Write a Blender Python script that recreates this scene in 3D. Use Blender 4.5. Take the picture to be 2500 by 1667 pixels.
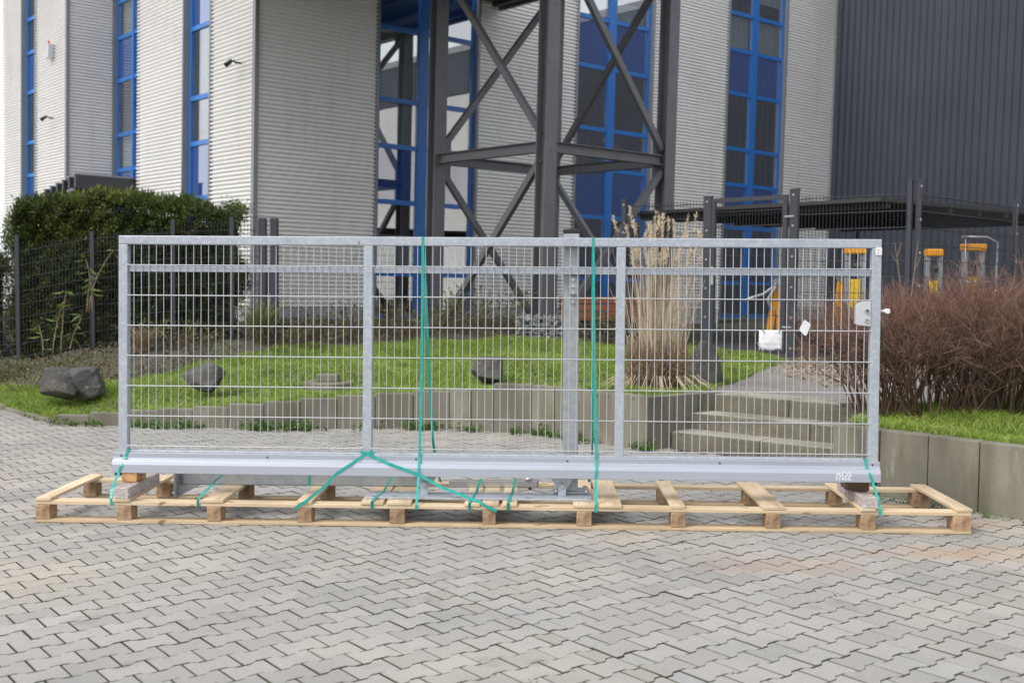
import bpy, math, random
import numpy as np
from mathutils import Matrix, Vector

random.seed(7)
rng = np.random.default_rng(7)
for _o in list(bpy.data.objects):
    bpy.data.objects.remove(_o)
scene = bpy.context.scene
COL = scene.collection

# ------------------------------------------------------------------ camera
CAM_H, PITCH, ROLL, ROLL_FAR = 1.5966, 0.0553, 0.0087, 0.0252
cam_data = bpy.data.cameras.new('camera')
cam_data.sensor_width = 36.0
cam_data.sensor_fit = 'HORIZONTAL'
cam_data.lens = 2722.8 / 2500 * 36.0
cam_data.clip_start, cam_data.clip_end = 0.1, 1500
cam_data.dof.use_dof = True
cam_data.dof.focus_distance = 7.25
cam_data.dof.aperture_fstop = 2.6
cam = bpy.data.objects.new('camera', cam_data)
COL.objects.link(cam)


def cam_axes(roll):
    x = Vector((1, 0, 0))
    up0 = Vector((0, math.sin(PITCH), math.cos(PITCH)))
    fw = Vector((0, math.cos(PITCH), -math.sin(PITCH)))
    r = x * math.cos(roll) + up0 * math.sin(roll)
    u = up0 * math.cos(roll) - x * math.sin(roll)
    return Matrix((r, u, -fw)).transposed()


A0 = cam_axes(ROLL)
cam.matrix_world = Matrix.Translation((0, 0, CAM_H)) @ A0.to_4x4()
scene.camera = cam
# the yard slopes about one degree against the upright buildings: FAR turns upright things into the yard's frame
FAR = Matrix.Translation((0, 0, CAM_H)) @ (A0 @ cam_axes(ROLL_FAR).transposed()).to_4x4() @ Matrix.Translation((0, 0, -CAM_H))

# ------------------------------------------------------------------ sky, sun, exposure
SUN_AZ, SUN_EL = math.atan2(-0.80, -0.60), math.radians(47)
world = bpy.data.worlds.new('World')
scene.world = world
world.use_nodes = True
wn, wl = world.node_tree.nodes, world.node_tree.links
wn.clear()
sky = wn.new('ShaderNodeTexSky')
sky.sky_type = 'NISHITA'
sky.sun_disc = False
sky.sun_elevation = SUN_EL
sky.sun_rotation = SUN_AZ
sky.air_density, sky.dust_density, sky.ozone_density = 1.0, 4.0, 1.0
hs = wn.new('ShaderNodeHueSaturation')
hs.inputs['Saturation'].default_value = 0.75
bgn = wn.new('ShaderNodeBackground')
bgn.inputs['Strength'].default_value = 0.15
wout = wn.new('ShaderNodeOutputWorld')
# broken bright cloud cover over the clear sky
wtc = wn.new('ShaderNodeTexCoord')
wnz = wn.new('ShaderNodeTexNoise'); wnz.inputs['Scale'].default_value = 2.6; wnz.inputs['Detail'].default_value = 6
wl.new(wtc.outputs['Generated'], wnz.inputs['Vector'])
wmr = wn.new('ShaderNodeMapRange'); wmr.inputs['From Min'].default_value = 0.35; wmr.inputs['From Max'].default_value = 0.6
wmr.inputs['To Min'].default_value = 0.55; wmr.inputs['To Max'].default_value = 0.95
wl.new(wnz.outputs['Fac'], wmr.inputs['Value'])
wmx = wn.new('ShaderNodeMix'); wmx.data_type = 'RGBA'
wl.new(wmr.outputs[0], wmx.inputs['Factor']); wl.new(sky.outputs[0], wmx.inputs['A'])
wmx.inputs['B'].default_value = (4.55, 4.7, 4.95, 1)
wl.new(wmx.outputs['Result'], hs.inputs['Color'])
wl.new(hs.outputs[0], bgn.inputs[0])
wl.new(bgn.outputs[0], wout.inputs[0])

sun_data = bpy.data.lights.new('sun', 'SUN')
sun_data.energy = 1.5
sun_data.angle = math.radians(25)
sun_data.color = (1.0, 0.955, 0.88)
sun = bpy.data.objects.new('sun', sun_data)
COL.objects.link(sun)
sdir = Vector((math.sin(SUN_AZ) * math.cos(SUN_EL), math.cos(SUN_AZ) * math.cos(SUN_EL), math.sin(SUN_EL)))
sun.rotation_mode = 'QUATERNION'
sun.rotation_quaternion = sdir.to_track_quat('Z', 'Y')

scene.view_settings.view_transform = 'Standard'
scene.view_settings.look = 'None'
scene.view_settings.gamma = 1.0
scene.view_settings.exposure = 0.88
scene.render.engine = 'CYCLES'
scene.cycles.use_denoising = True
scene.cycles.max_bounces = 8
scene.cycles.transparent_max_bounces = 12

# ------------------------------------------------------------------ materials
MATS = {}


def nodes_of(name):
    m = bpy.data.materials.new(name)
    m.use_nodes = True
    nt = m.node_tree
    nt.nodes.clear()
    out = nt.nodes.new('ShaderNodeOutputMaterial')
    MATS[name] = m
    return m, nt, out


def mk(name, col, rough=0.6, metal=0.0, layers=(), bump=None, spec=0.5, rnd=0.0, orand=0.0, pos=False, translucent=0.0, alpha=1.0, ior=None):
    """procedural material: base colour, noise layers (scale, detail, colour, lo, hi, stretch), bump (scale, strength, distance, stretch)"""
    m, nt, out = nodes_of(name)
    N, L = nt.nodes, nt.links
    bs = N.new('ShaderNodeBsdfPrincipled')
    if pos:
        g = N.new('ShaderNodeNewGeometry'); co = g.outputs['Position']
    else:
        t = N.new('ShaderNodeTexCoord'); co = t.outputs['Object']

    def noise(scale, detail, stretch, kind='noise'):
        mp = N.new('ShaderNodeMapping'); mp.inputs['Scale'].default_value = stretch
        L.new(co, mp.inputs['Vector'])
        n = N.new('ShaderNodeTexNoise')
        n.inputs['Scale'].default_value = scale; n.inputs['Detail'].default_value = detail
        L.new(mp.outputs[0], n.inputs['Vector'])
        return n.outputs['Fac']
    c = None
    for ly in layers:
        scale, detail, col2, lo, hi = ly[:5]
        st = ly[5] if len(ly) > 5 else (1, 1, 1)
        f = noise(scale, detail, st)
        mr = N.new('ShaderNodeMapRange')
        mr.inputs['From Min'].default_value = lo; mr.inputs['From Max'].default_value = hi
        L.new(f, mr.inputs['Value'])
        mx = N.new('ShaderNodeMix'); mx.data_type = 'RGBA'
        L.new(mr.outputs[0], mx.inputs['Factor'])
        if c is None:
            mx.inputs['A'].default_value = (*col, 1)
        else:
            L.new(c, mx.inputs['A'])
        mx.inputs['B'].default_value = (*col2, 1)
        c = mx.outputs['Result']
    if rnd or orand:
        if rnd:
            g2 = N.new('ShaderNodeNewGeometry'); rv = g2.outputs['Random Per Island']; amt = rnd
        else:
            g2 = N.new('ShaderNodeObjectInfo'); rv = g2.outputs['Random']; amt = orand
        mr = N.new('ShaderNodeMapRange')
        mr.inputs['To Min'].default_value = 1 - amt; mr.inputs['To Max'].default_value = 1 + amt
        L.new(rv, mr.inputs['Value'])
        h = N.new('ShaderNodeHueSaturation')
        L.new(mr.outputs[0], h.inputs['Value'])
        if c is None:
            h.inputs['Color'].default_value = (*col, 1)
        else:
            L.new(c, h.inputs['Color'])
        c = h.outputs[0]
    if c is None:
        bs.inputs['Base Color'].default_value = (*col, 1)
    else:
        L.new(c, bs.inputs['Base Color'])
    bs.inputs['Roughness'].default_value = rough
    bs.inputs['Metallic'].default_value = metal
    bs.inputs['Specular IOR Level'].default_value = spec
    bs.inputs['Alpha'].default_value = alpha
    if ior:
        bs.inputs['IOR'].default_value = ior
    if bump:
        sc, strn, dist = bump[:3]
        st = bump[3] if len(bump) > 3 else (1, 1, 1)
        b = N.new('ShaderNodeBump'); b.inputs['Strength'].default_value = strn; b.inputs['Distance'].default_value = dist
        L.new(noise(sc, 4, st), b.inputs['Height'])
        L.new(b.outputs[0], bs.inputs['Normal'])
    sh = bs.outputs[0]
    if translucent:
        tr = N.new('ShaderNodeBsdfTranslucent')
        if c is None:
            tr.inputs[0].default_value = (*col, 1)
        else:
            L.new(c, tr.inputs[0])
        ms = N.new('ShaderNodeMixShader'); ms.inputs[0].default_value = translucent
        L.new(sh, ms.inputs[1]); L.new(tr.outputs[0], ms.inputs[2]); sh = ms.outputs[0]
    L.new(sh, out.inputs[0])
    return m


def mk_glass(name, tint, ior, rough=0.0):
    m, nt, out = nodes_of(name)
    N, L = nt.nodes, nt.links
    fr = N.new('ShaderNodeFresnel')
    gm = N.new('ShaderNodeNewGeometry')
    mi = N.new('ShaderNodeMapRange'); mi.inputs['To Min'].default_value = ior; mi.inputs['To Max'].default_value = 1 / ior
    L.new(gm.outputs['Backfacing'], mi.inputs['Value']); L.new(mi.outputs[0], fr.inputs['IOR'])
    tr = N.new('ShaderNodeBsdfTransparent'); tr.inputs[0].default_value = (*tint, 1)
    gl = N.new('ShaderNodeBsdfGlossy'); gl.inputs['Roughness'].default_value = rough
    gl.inputs[0].default_value = (1, 1, 1, 1)
    ms = N.new('ShaderNodeMixShader')
    L.new(fr.outputs[0], ms.inputs[0]); L.new(tr.outputs[0], ms.inputs[1]); L.new(gl.outputs[0], ms.inputs[2])
    L.new(ms.outputs[0], out.inputs[0])
    return m


def mk_paver():
    m = mk('paver', (0.280, 0.270, 0.255), rough=0.85, pos=True, spec=0.3,
           layers=[(0.42, 3, (0.325, 0.300, 0.263), 0.45, 0.62), (0.9, 4, (0.215, 0.211, 0.208), 0.5, 0.72), (0.75, 3, (0.345, 0.335, 0.32), 0.58, 0.75), (3.4, 5, (0.19, 0.18, 0.165), 0.61, 0.78),
                   (160, 2, (0.40, 0.39, 0.375), 0.5, 0.85), (210, 2, (0.17, 0.165, 0.16), 0.56, 0.8),
                   (9, 4, (0.25, 0.24, 0.225), 0.6, 0.85)],
           bump=(420, 0.35, 0.0012))
    nt = m.node_tree; N, L = nt.nodes, nt.links
    bs = next(n for n in N if n.type == 'BSDF_PRINCIPLED')
    src = bs.inputs['Base Color'].links[0].from_socket
    # every stone has its own tone
    at = N.new('ShaderNodeAttribute'); at.attribute_name = 'tone'
    sg = N.new('ShaderNodeAttribute'); sg.attribute_name = 'single'
    oi = N.new('ShaderNodeObjectInfo')
    mu = N.new('ShaderNodeMath'); mu.operation = 'MULTIPLY_ADD'
    L.new(oi.outputs['Random'], mu.inputs[0]); L.new(sg.outputs['Fac'], mu.inputs[1]); L.new(at.outputs['Fac'], mu.inputs[2])
    mr = N.new('ShaderNodeMapRange'); mr.inputs['To Min'].default_value = 0.91; mr.inputs['To Max'].default_value = 1.09
    L.new(mu.outputs[0], mr.inputs['Value'])
    h = N.new('ShaderNodeHueSaturation'); L.new(mr.outputs[0], h.inputs['Value']); L.new(src, h.inputs['Color'])
    # rusty spill beside the right-hand wall
    g = N.new('ShaderNodeNewGeometry')
    col = h.outputs[0]
    for (cx, cy, rx, ry, k) in ((2.75, 6.55, 0.85, 0.30, 0.55), (1.55, 6.25, 0.75, 0.32, 0.34), (3.1, 7.35, 0.3, 0.22, 0.5), (-2.6, 5.2, 1.7, 0.8, 0.0)):
        if k == 0:
            continue
        mp = N.new('ShaderNodeMapping'); mp.vector_type = 'POINT'
        mp.inputs['Location'].default_value = (-cx / rx, -cy / ry, 0); mp.inputs['Scale'].default_value = (1 / rx, 1 / ry, 0)
        L.new(g.outputs['Position'], mp.inputs['Vector'])
        ln = N.new('ShaderNodeVectorMath'); ln.operation = 'LENGTH'; L.new(mp.outputs[0], ln.inputs[0])
        nz = N.new('ShaderNodeTexNoise'); nz.inputs['Scale'].default_value = 5; nz.inputs['Detail'].default_value = 5
        L.new(g.outputs['Position'], nz.inputs['Vector'])
        ad = N.new('ShaderNodeMath'); ad.operation = 'MULTIPLY_ADD'; ad.inputs[1].default_value = 1.5
        L.new(nz.outputs['Fac'], ad.inputs[0]); L.new(ln.outputs['Value'], ad.inputs[2])
        m2 = N.new('ShaderNodeMapRange'); m2.inputs['From Min'].default_value = 0.75; m2.inputs['From Max'].default_value = 1.7
        m2.inputs['To Min'].default_value = k; m2.inputs['To Max'].default_value = 0.0
        L.new(ad.outputs[0], m2.inputs['Value'])
        mx = N.new('ShaderNodeMix'); mx.data_type = 'RGBA'
        L.new(m2.outputs[0], mx.inputs['Factor']); L.new(col, mx.inputs['A']); mx.inputs['B'].default_value = (0.36, 0.22, 0.13, 1)
        col = mx.outputs['Result']
    L.new(col, bs.inputs['Base Color'])
    return m


mk_paver()
mk('paver_brown', (0.265, 0.248, 0.226), rough=0.85, pos=True, spec=0.3, layers=[(160, 2, (0.38, 0.36, 0.33), 0.5, 0.85), (210, 2, (0.2, 0.19, 0.18), 0.56, 0.8)], bump=(420, 0.35, 0.0012))
mk('paver_blue', (0.272, 0.268, 0.262), rough=0.85, pos=True, spec=0.3, layers=[(160, 2, (0.39, 0.385, 0.38), 0.5, 0.85), (210, 2, (0.175, 0.172, 0.168), 0.56, 0.8)], bump=(420, 0.35, 0.0012))
mk('joint_sand', (0.042, 0.035, 0.029), rough=0.95, pos=True, layers=[(2.2, 4, (0.055, 0.040, 0.024), 0.5, 0.7), (1.3, 5, (0.042, 0.045, 0.014), 0.5, 0.7), (40, 2, (0.03, 0.026, 0.02), 0.5, 0.8)])
mk('paver_edge', (0.15, 0.14, 0.128), rough=0.95, pos=True, spec=0.2, layers=[(60, 3, (0.22, 0.21, 0.195), 0.5, 0.75), (1.3, 5, (0.085, 0.085, 0.04), 0.52, 0.7)])
mk('moss', (0.12, 0.15, 0.015), rough=0.95, rnd=0.4)
mk('galvanised', (0.36, 0.395, 0.445), rough=0.5, metal=0.3, layers=[(38, 4, (0.43, 0.465, 0.51), 0.45, 0.65), (9, 5, (0.29, 0.325, 0.375), 0.56, 0.76), (120, 2, (0.52, 0.54, 0.56), 0.62, 0.8)], bump=(60, 0.06, 0.002))
mk('galvanised_dull', (0.33, 0.35, 0.375), rough=0.5, metal=0.3, layers=[(22, 5, (0.40, 0.42, 0.43), 0.45, 0.65), (5, 4, (0.38, 0.39, 0.37), 0.55, 0.75), (60, 2, (0.27, 0.29, 0.32), 0.62, 0.8)], bump=(60, 0.06, 0.002))
mk('wire', (0.47, 0.49, 0.515), rough=0.42, metal=0.4, layers=[(90, 2, (0.48, 0.50, 0.525), 0.5, 0.7)])
mk('aluminium', (0.43, 0.46, 0.525), rough=0.36, metal=0.5, layers=[(3.0, 4, (0.39, 0.42, 0.48), 0.5, 0.7, (0.3, 6, 6))])
mk('steel_bright', (0.62, 0.63, 0.64), rough=0.28, metal=0.9)
mk('steel_dark', (0.10, 0.105, 0.11), rough=0.4, metal=0.6)
mk('lettering', (0.74, 0.755, 0.79), rough=0.5)
mk('lock_grey', (0.50, 0.52, 0.55), rough=0.38, metal=0.2, layers=[(200, 2, (0.46, 0.48, 0.51), 0.5, 0.7)])
mk('white_plastic', (0.70, 0.70, 0.70), rough=0.35)
mk('black_plastic', (0.018, 0.018, 0.02), rough=0.4)
mk('strap_teal', (0.015, 0.36, 0.31), rough=0.33, layers=[(30, 2, (0.02, 0.42, 0.37), 0.45, 0.65)], translucent=0.15)
wood_l = [(7, 5, (0.52, 0.39, 0.245), 0.42, 0.66, (0.35, 5, 5)), (26, 3, (0.66, 0.54, 0.385), 0.5, 0.75, (0.12, 3, 3)), (2.6, 5, (0.40, 0.305, 0.20), 0.52, 0.74, (0.6, 2, 2)), (9, 2, (0.24, 0.145, 0.075), 0.665, 0.72, (0.6, 1.6, 1.6))]
mk('pine', (0.56, 0.445, 0.305), rough=0.7, layers=wood_l, orand=0.10, spec=0.3, bump=(40, 0.25, 0.002, (0.1, 3, 3)))
wood_x = [(a, b, c, lo, hi, (st[1], st[0], st[2])) for (a, b, c, lo, hi, st) in wood_l]
mk('pine_cross', (0.59, 0.47, 0.325), rough=0.7, layers=wood_x, orand=0.10, spec=0.3, bump=(40, 0.25, 0.002, (3, 0.1, 3)))
mk('pine_weathered', (0.45, 0.35, 0.225), rough=0.75, layers=wood_l, orand=0.06, spec=0.3, bump=(40, 0.25, 0.002, (0.1, 3, 3)))
mk('chipboard', (0.36, 0.245, 0.15), rough=0.85, layers=[(55, 3, (0.46, 0.33, 0.21), 0.45, 0.62), (90, 2, (0.20, 0.12, 0.07), 0.57, 0.75), (7, 4, (0.22, 0.14, 0.085), 0.54, 0.66), (140, 2, (0.56, 0.44, 0.30), 0.64, 0.8)], orand=0.14, spec=0.2, bump=(90, 0.4, 0.003))
mk('wood_orange', (0.42, 0.22, 0.085), rough=0.7, layers=[(6, 5, (0.55, 0.33, 0.16), 0.4, 0.65, (1, 1, 4)), (30, 3, (0.28, 0.14, 0.06), 0.6, 0.8)])
mk('wood_dark', (0.105, 0.062, 0.042), rough=0.75, layers=[(8, 5, (0.20, 0.12, 0.08), 0.45, 0.7, (0.5, 3, 3)), (25, 3, (0.05, 0.03, 0.022), 0.58, 0.75)])
mk('wood_grey', (0.36, 0.27, 0.20), rough=0.7, layers=[(7, 5, (0.46, 0.36, 0.28), 0.4, 0.66, (5, 0.35, 5)), (25, 3, (0.26, 0.19, 0.15), 0.6, 0.8, (3, 0.3, 3))])
mk('bench_wood', (0.17, 0.055, 0.022), rough=0.65, layers=[(9, 4, (0.24, 0.09, 0.04), 0.4, 0.7, (0.3, 5, 5))])
mk('concrete_wall', (0.165, 0.155, 0.125), rough=0.9, pos=True, spec=0.25,
   layers=[(2.2, 6, (0.24, 0.225, 0.18), 0.42, 0.66, (1, 1, 0.5)), (1.6, 6, (0.105, 0.098, 0.072), 0.48, 0.70, (2.2, 2.2, 0.45)), (5.5, 6, (0.15, 0.14, 0.10), 0.52, 0.72, (1.5, 1.5, 0.5)), (3.1, 6, (0.46, 0.46, 0.45), 0.66, 0.80, (1.6, 1.6, 0.5)), (120, 3, (0.13, 0.125, 0.10), 0.58, 0.75)],
   bump=(60, 0.35, 0.004))
mk('concrete_step', (0.28, 0.265, 0.225), rough=0.9, pos=True, spec=0.25,
   layers=[(2.0, 5, (0.36, 0.34, 0.295), 0.42, 0.66), (1.3, 5, (0.13, 0.125, 0.095), 0.50, 0.72, (1.5, 1.5, 2.5)), (80, 3, (0.12, 0.115, 0.10), 0.55, 0.72), (60, 3, (0.46, 0.44, 0.40), 0.62, 0.8)],
   bump=(70, 0.5, 0.005))
mk('riser_dark', (0.135, 0.125, 0.095), rough=0.95, pos=True, spec=0.2, layers=[(3, 5, (0.20, 0.185, 0.145), 0.45, 0.68), (60, 3, (0.09, 0.085, 0.065), 0.52, 0.72), (45, 3, (0.27, 0.255, 0.21), 0.62, 0.8)], bump=(70, 0.5, 0.005))
mk('ground_leaf', (0.075, 0.07, 0.036), rough=0.8, rnd=0.6)
mk('boulder', (0.078, 0.076, 0.074), rough=0.85, spec=0.3, layers=[(2.2, 6, (0.145, 0.137, 0.125), 0.45, 0.68), (5, 5, (0.06, 0.058, 0.056), 0.52, 0.72), (18, 5, (0.24, 0.225, 0.20), 0.6, 0.78), (3.3, 3, (0.12, 0.08, 0.05), 0.62, 0.76)], bump=(14, 0.7, 0.02))
mk('soil', (0.070, 0.060, 0.047), rough=0.95, pos=True, layers=[(3, 5, (0.11, 0.10, 0.085), 0.5, 0.75), (18, 4, (0.055, 0.052, 0.038), 0.5, 0.75), (1.2, 4, (0.10, 0.115, 0.045), 0.52, 0.7)], bump=(30, 0.6, 0.02))
mk('lawn_soil', (0.085, 0.12, 0.03), rough=0.95, pos=True, layers=[(6, 5, (0.10, 0.15, 0.03), 0.45, 0.7), (20, 4, (0.06, 0.05, 0.03), 0.55, 0.75)], bump=(40, 0.6, 0.02))
mk('path_asphalt', (0.185, 0.172, 0.16), rough=0.95, pos=True, layers=[(2, 5, (0.24, 0.225, 0.205), 0.42, 0.7), (30, 4, (0.12, 0.11, 0.10), 0.5, 0.75), (60, 2, (0.30, 0.28, 0.25), 0.62, 0.78)], bump=(60, 0.6, 0.008))
mk('asphalt', (0.055, 0.055, 0.055), rough=0.95, pos=True, layers=[(30, 4, (0.08, 0.08, 0.08), 0.5, 0.75)])
mk('grass', (0.250, 0.355, 0.055), rough=0.55, rnd=0.35, pos=True, spec=0.35, layers=[(0.9, 4, (0.30, 0.40, 0.085), 0.42, 0.68), (3.2, 4, (0.13, 0.21, 0.035), 0.52, 0.72), (2.3, 5, (0.34, 0.32, 0.12), 0.60, 0.76)], translucent=0.35)
mk('weed', (0.085, 0.155, 0.03), rough=0.6, rnd=0.4, translucent=0.3)
mk('weed_pale', (0.12, 0.17, 0.045), rough=0.6, rnd=0.35, translucent=0.3)
mk('hedge_leaf', (0.070, 0.105, 0.024), rough=0.6, rnd=0.5, pos=True, layers=[(1.6, 4, (0.15, 0.18, 0.04), 0.48, 0.70), (5, 3, (0.05, 0.078, 0.02), 0.5, 0.7)], translucent=0.25)
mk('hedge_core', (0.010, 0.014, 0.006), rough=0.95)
mk('bamboo_leaf', (0.16, 0.21, 0.06), rough=0.5, rnd=0.4, translucent=0.3)
mk('bamboo_stem', (0.26, 0.20, 0.11), rough=0.6)
mk('dry_stem', (0.66, 0.55, 0.385), rough=0.7, rnd=0.25, translucent=0.15)
mk('dry_leaf', (0.33, 0.235, 0.15), rough=0.75, rnd=0.35, translucent=0.2)
mk('dry_plume', (0.70, 0.60, 0.45), rough=0.85, rnd=0.2, translucent=0.35)
mk('twig', (0.125, 0.078, 0.056), rough=0.75, rnd=0.45)
mk('twig_tip', (0.185, 0.095, 0.074), rough=0.7, rnd=0.4)
mk('twig_tan', (0.27, 0.20, 0.13), rough=0.75, rnd=0.35)
mk('twig_low', (0.15, 0.095, 0.06), rough=0.75, rnd=0.4)
mk('leaf_low', (0.10, 0.115, 0.035), rough=0.65, rnd=0.5, translucent=0.25)
mk('sedge', (0.17, 0.175, 0.055), rough=0.65, rnd=0.45, translucent=0.25)
mk('wood_chips', (0.30, 0.235, 0.155), rough=0.9, rnd=0.4)
mk('cladding', (0.82, 0.81, 0.795), rough=0.4, metal=0.0, layers=[(0.8, 3, (0.78, 0.77, 0.76), 0.4, 0.7), (1.5, 4, (0.68, 0.67, 0.65), 0.58, 0.8, (3, 3, .25))])
mk('trim_grey', (0.24, 0.25, 0.27), rough=0.45, metal=0.3)
mk('plinth', (0.40, 0.405, 0.43), rough=0.8, layers=[(3, 4, (0.33, 0.335, 0.35), 0.45, 0.7)])
mk('hall_cladding', (0.031, 0.037, 0.053), rough=0.5, spec=0.35, layers=[(0.5, 3, (0.038, 0.045, 0.063), 0.4, 0.7)])
mk('window_blue', (0.028, 0.155, 0.48), rough=0.35, spec=0.5)
mk('spandrel', (0.008, 0.056, 0.25), rough=0.02, spec=1.0, ior=2.6)
mk_glass('glass', (0.90, 0.94, 0.95), 4.0)
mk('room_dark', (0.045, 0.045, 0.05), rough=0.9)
mk('blind', (0.62, 0.65, 0.66), rough=0.8)
mk('curtain', (0.50, 0.51, 0.49), rough=0.9)
mk('chair_red', (0.32, 0.02, 0.025), rough=0.6)
mk('tower_steel', (0.128, 0.128, 0.142), rough=0.5, metal=0.1, layers=[(2, 4, (0.148, 0.148, 0.162), 0.45, 0.7), (9, 4, (0.108, 0.106, 0.112), 0.56, 0.75)])
mk('soffit', (0.055, 0.053, 0.055), rough=0.6)
mk('fence_steel', (0.030, 0.034, 0.045), rough=0.45)
mk('shelter_roof', (0.036, 0.034, 0.036), rough=0.7)
mk('machine_yellow', (0.80, 0.52, 0.012), rough=0.4)
mk('machine_orange', (0.85, 0.36, 0.012), rough=0.4)
mk('machine_silver', (0.42, 0.44, 0.47), rough=0.35, metal=0.6)
mk('rubber', (0.012, 0.012, 0.013), rough=0.8)
mk('gabion_stone', (0.20, 0.20, 0.195), rough=0.9, rnd=0.55)
mk('gabion_wire', (0.34, 0.37, 0.42), rough=0.45, metal=0.4)
mk('red_lens', (0.55, 0.03, 0.015), rough=0.3)
mk('paper', (0.66, 0.665, 0.69), rough=0.45, layers=[(14, 4, (0.56, 0.565, 0.60), 0.5, 0.68)], bump=(18, 0.5, 0.01))


def mk_film():
    m, nt, out = nodes_of('film')
    N, L = nt.nodes, nt.links
    tc = N.new('ShaderNodeTexCoord')
    mp = N.new('ShaderNodeMapping'); mp.inputs['Scale'].default_value = (3, 1.0, 3)
    L.new(tc.outputs['Object'], mp.inputs[0])
    nz = N.new('ShaderNodeTexNoise'); nz.inputs['Scale'].default_value = 22; nz.inputs['Detail'].default_value = 5
    nz.inputs['Distortion'].default_value = 1.2
    L.new(mp.outputs[0], nz.inputs['Vector'])
    bp = N.new('ShaderNodeBump'); bp.inputs['Strength'].default_value = 0.9; bp.inputs['Distance'].default_value = 0.01
    L.new(nz.outputs['Fac'], bp.inputs['Height'])
    tr = N.new('ShaderNodeBsdfTransparent'); tr.inputs[0].default_value = (0.95, 0.95, 0.97, 1)
    pb = N.new('ShaderNodeBsdfPrincipled')
    pb.inputs['Base Color'].default_value = (0.74, 0.74, 0.78, 1); pb.inputs['Roughness'].default_value = 0.18
    L.new(bp.outputs[0], pb.inputs['Normal'])
    mr = N.new('ShaderNodeMapRange'); mr.inputs['From Min'].default_value = 0.4; mr.inputs['From Max'].default_value = 0.68
    mr.inputs['To Min'].default_value = 0.16; mr.inputs['To Max'].default_value = 0.72
    L.new(nz.outputs['Fac'], mr.inputs[0])
    ms = N.new('ShaderNodeMixShader')
    L.new(mr.outputs[0], ms.inputs[0]); L.new(tr.outputs[0], ms.inputs[1]); L.new(pb.outputs[0], ms.inputs[2])
    L.new(ms.outputs[0], out.inputs[0])


mk_film()

# ------------------------------------------------------------------ mesh helpers
BASES = {}


class MB:
    """collects simple shapes into one mesh"""
    def __init__(self):
        self.v = []; self.f = []

    def add(self, vs, fs):
        o = len(self.v)
        self.v += [tuple(p) for p in vs]
        self.f += [tuple(i + o for i in q) for q in fs]
        return self

    def hexa(self, p):
        return self.add(p, [(0, 3, 2, 1), (4, 5, 6, 7), (0, 1, 5, 4), (1, 2, 6, 5), (2, 3, 7, 6), (3, 0, 4, 7)])

    def box(self, x0, x1, y0, y1, z0, z1, fn=None):
        p = [(x0, y0, z0), (x1, y0, z0), (x1, y1, z0), (x0, y1, z0), (x0, y0, z1), (x1, y0, z1), (x1, y1, z1), (x0, y1, z1)]
        if fn:
            p = [fn(*q) for q in p]
        return self.hexa(p)

    def bar(self, a, b, w, h, up=(0, 0, 1)):
        a, b, up = Vector(a), Vector(b), Vector(up)
        d = (b - a).normalized()
        s = d.cross(up)
        if s.length < 1e-4:
            s = d.cross(Vector((0, 1, 0)))
        s.normalize(); t = s.cross(d)
        s *= w / 2; t *= h / 2
        return self.hexa([a - s - t, a + s - t, a + s + t, a - s + t, b - s - t, b + s - t, b + s + t, b - s + t])

    def tube(self, pts, r, n=6, cap=True):
        pts = [Vector(p) for p in pts]
        rs = r if isinstance(r, (list, tuple)) else [r] * len(pts)
        o = len(self.v)
        ref = None
        for i, p in enumerate(pts):
            d = (pts[min(i + 1, len(pts) - 1)] - pts[max(i - 1, 0)]).normalized()
            if ref is None:
                ref = d.orthogonal().normalized()
            s = (ref - d * ref.dot(d))
            s = s.normalized() if s.length > 1e-5 else d.orthogonal().normalized()
            ref = s
            t = d.cross(s)
            for k in range(n):
                a = 2 * math.pi * k / n
                self.v.append(tuple(p + (s * math.cos(a) + t * math.sin(a)) * rs[i]))
        for i in range(len(pts) - 1):
            for k in range(n):
                k2 = (k + 1) % n
                self.f.append((o + i * n + k, o + i * n + k2, o + (i + 1) * n + k2, o + (i + 1) * n + k))
        if cap and n > 2:
            self.f.append(tuple(o + k for k in range(n))[::-1])
            self.f.append(tuple(o + (len(pts) - 1) * n + k for k in range(n)))
        return self

    def prism(self, poly, vec):
        n = len(poly); vec = Vector(vec)
        a = [Vector(p) for p in poly]
        return self.add(a + [p + vec for p in a], [tuple(range(n))[::-1], tuple(range(n, 2 * n))] + [(i, (i + 1) % n, n + (i + 1) % n, n + i) for i in range(n)])

    def ribbon(self, pts, side, thick):
        """flat band through points; side = half-width vector(s), thick = offset vector(s)"""
        o = len(self.v); n = len(pts)
        for i, p in enumerate(pts):
            p = Vector(p)
            s = Vector(side[i] if isinstance(side, list) else side); t = Vector(thick[i] if isinstance(thick, list) else thick)
            self.v += [tuple(p - s), tuple(p + s), tuple(p + s + t), tuple(p - s + t)]
        for i in range(n - 1):
            a = o + 4 * i; b = a + 4
            for k in range(4):
                k2 = (k + 1) % 4
                self.f.append((a + k, a + k2, b + k2, b + k))
        self.f += [(o, o + 1, o + 2, o + 3), (o + 4 * n - 1, o + 4 * n - 2, o + 4 * n - 3, o + 4 * n - 4)]
        return self


def raw_mesh(name, V, Fc, mat, smooth=False):
    """fast mesh from arrays; Fc is (M,k) with constant k"""
    V = np.asarray(V, dtype=np.float32); Fc = np.asarray(Fc, dtype=np.int32)
    me = bpy.data.meshes.new(name)
    M, k = Fc.shape
    me.vertices.add(len(V)); me.vertices.foreach_set('co', V.ravel())
    me.loops.add(M * k); me.loops.foreach_set('vertex_index', Fc.ravel())
    me.polygons.add(M); me.polygons.foreach_set('loop_start', np.arange(0, M * k, k, dtype=np.int32))
    if smooth:
        me.polygons.foreach_set('use_smooth', np.ones(M, dtype=bool))
    me.update(calc_edges=True)
    me.materials.append(MATS[mat])
    return me


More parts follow.
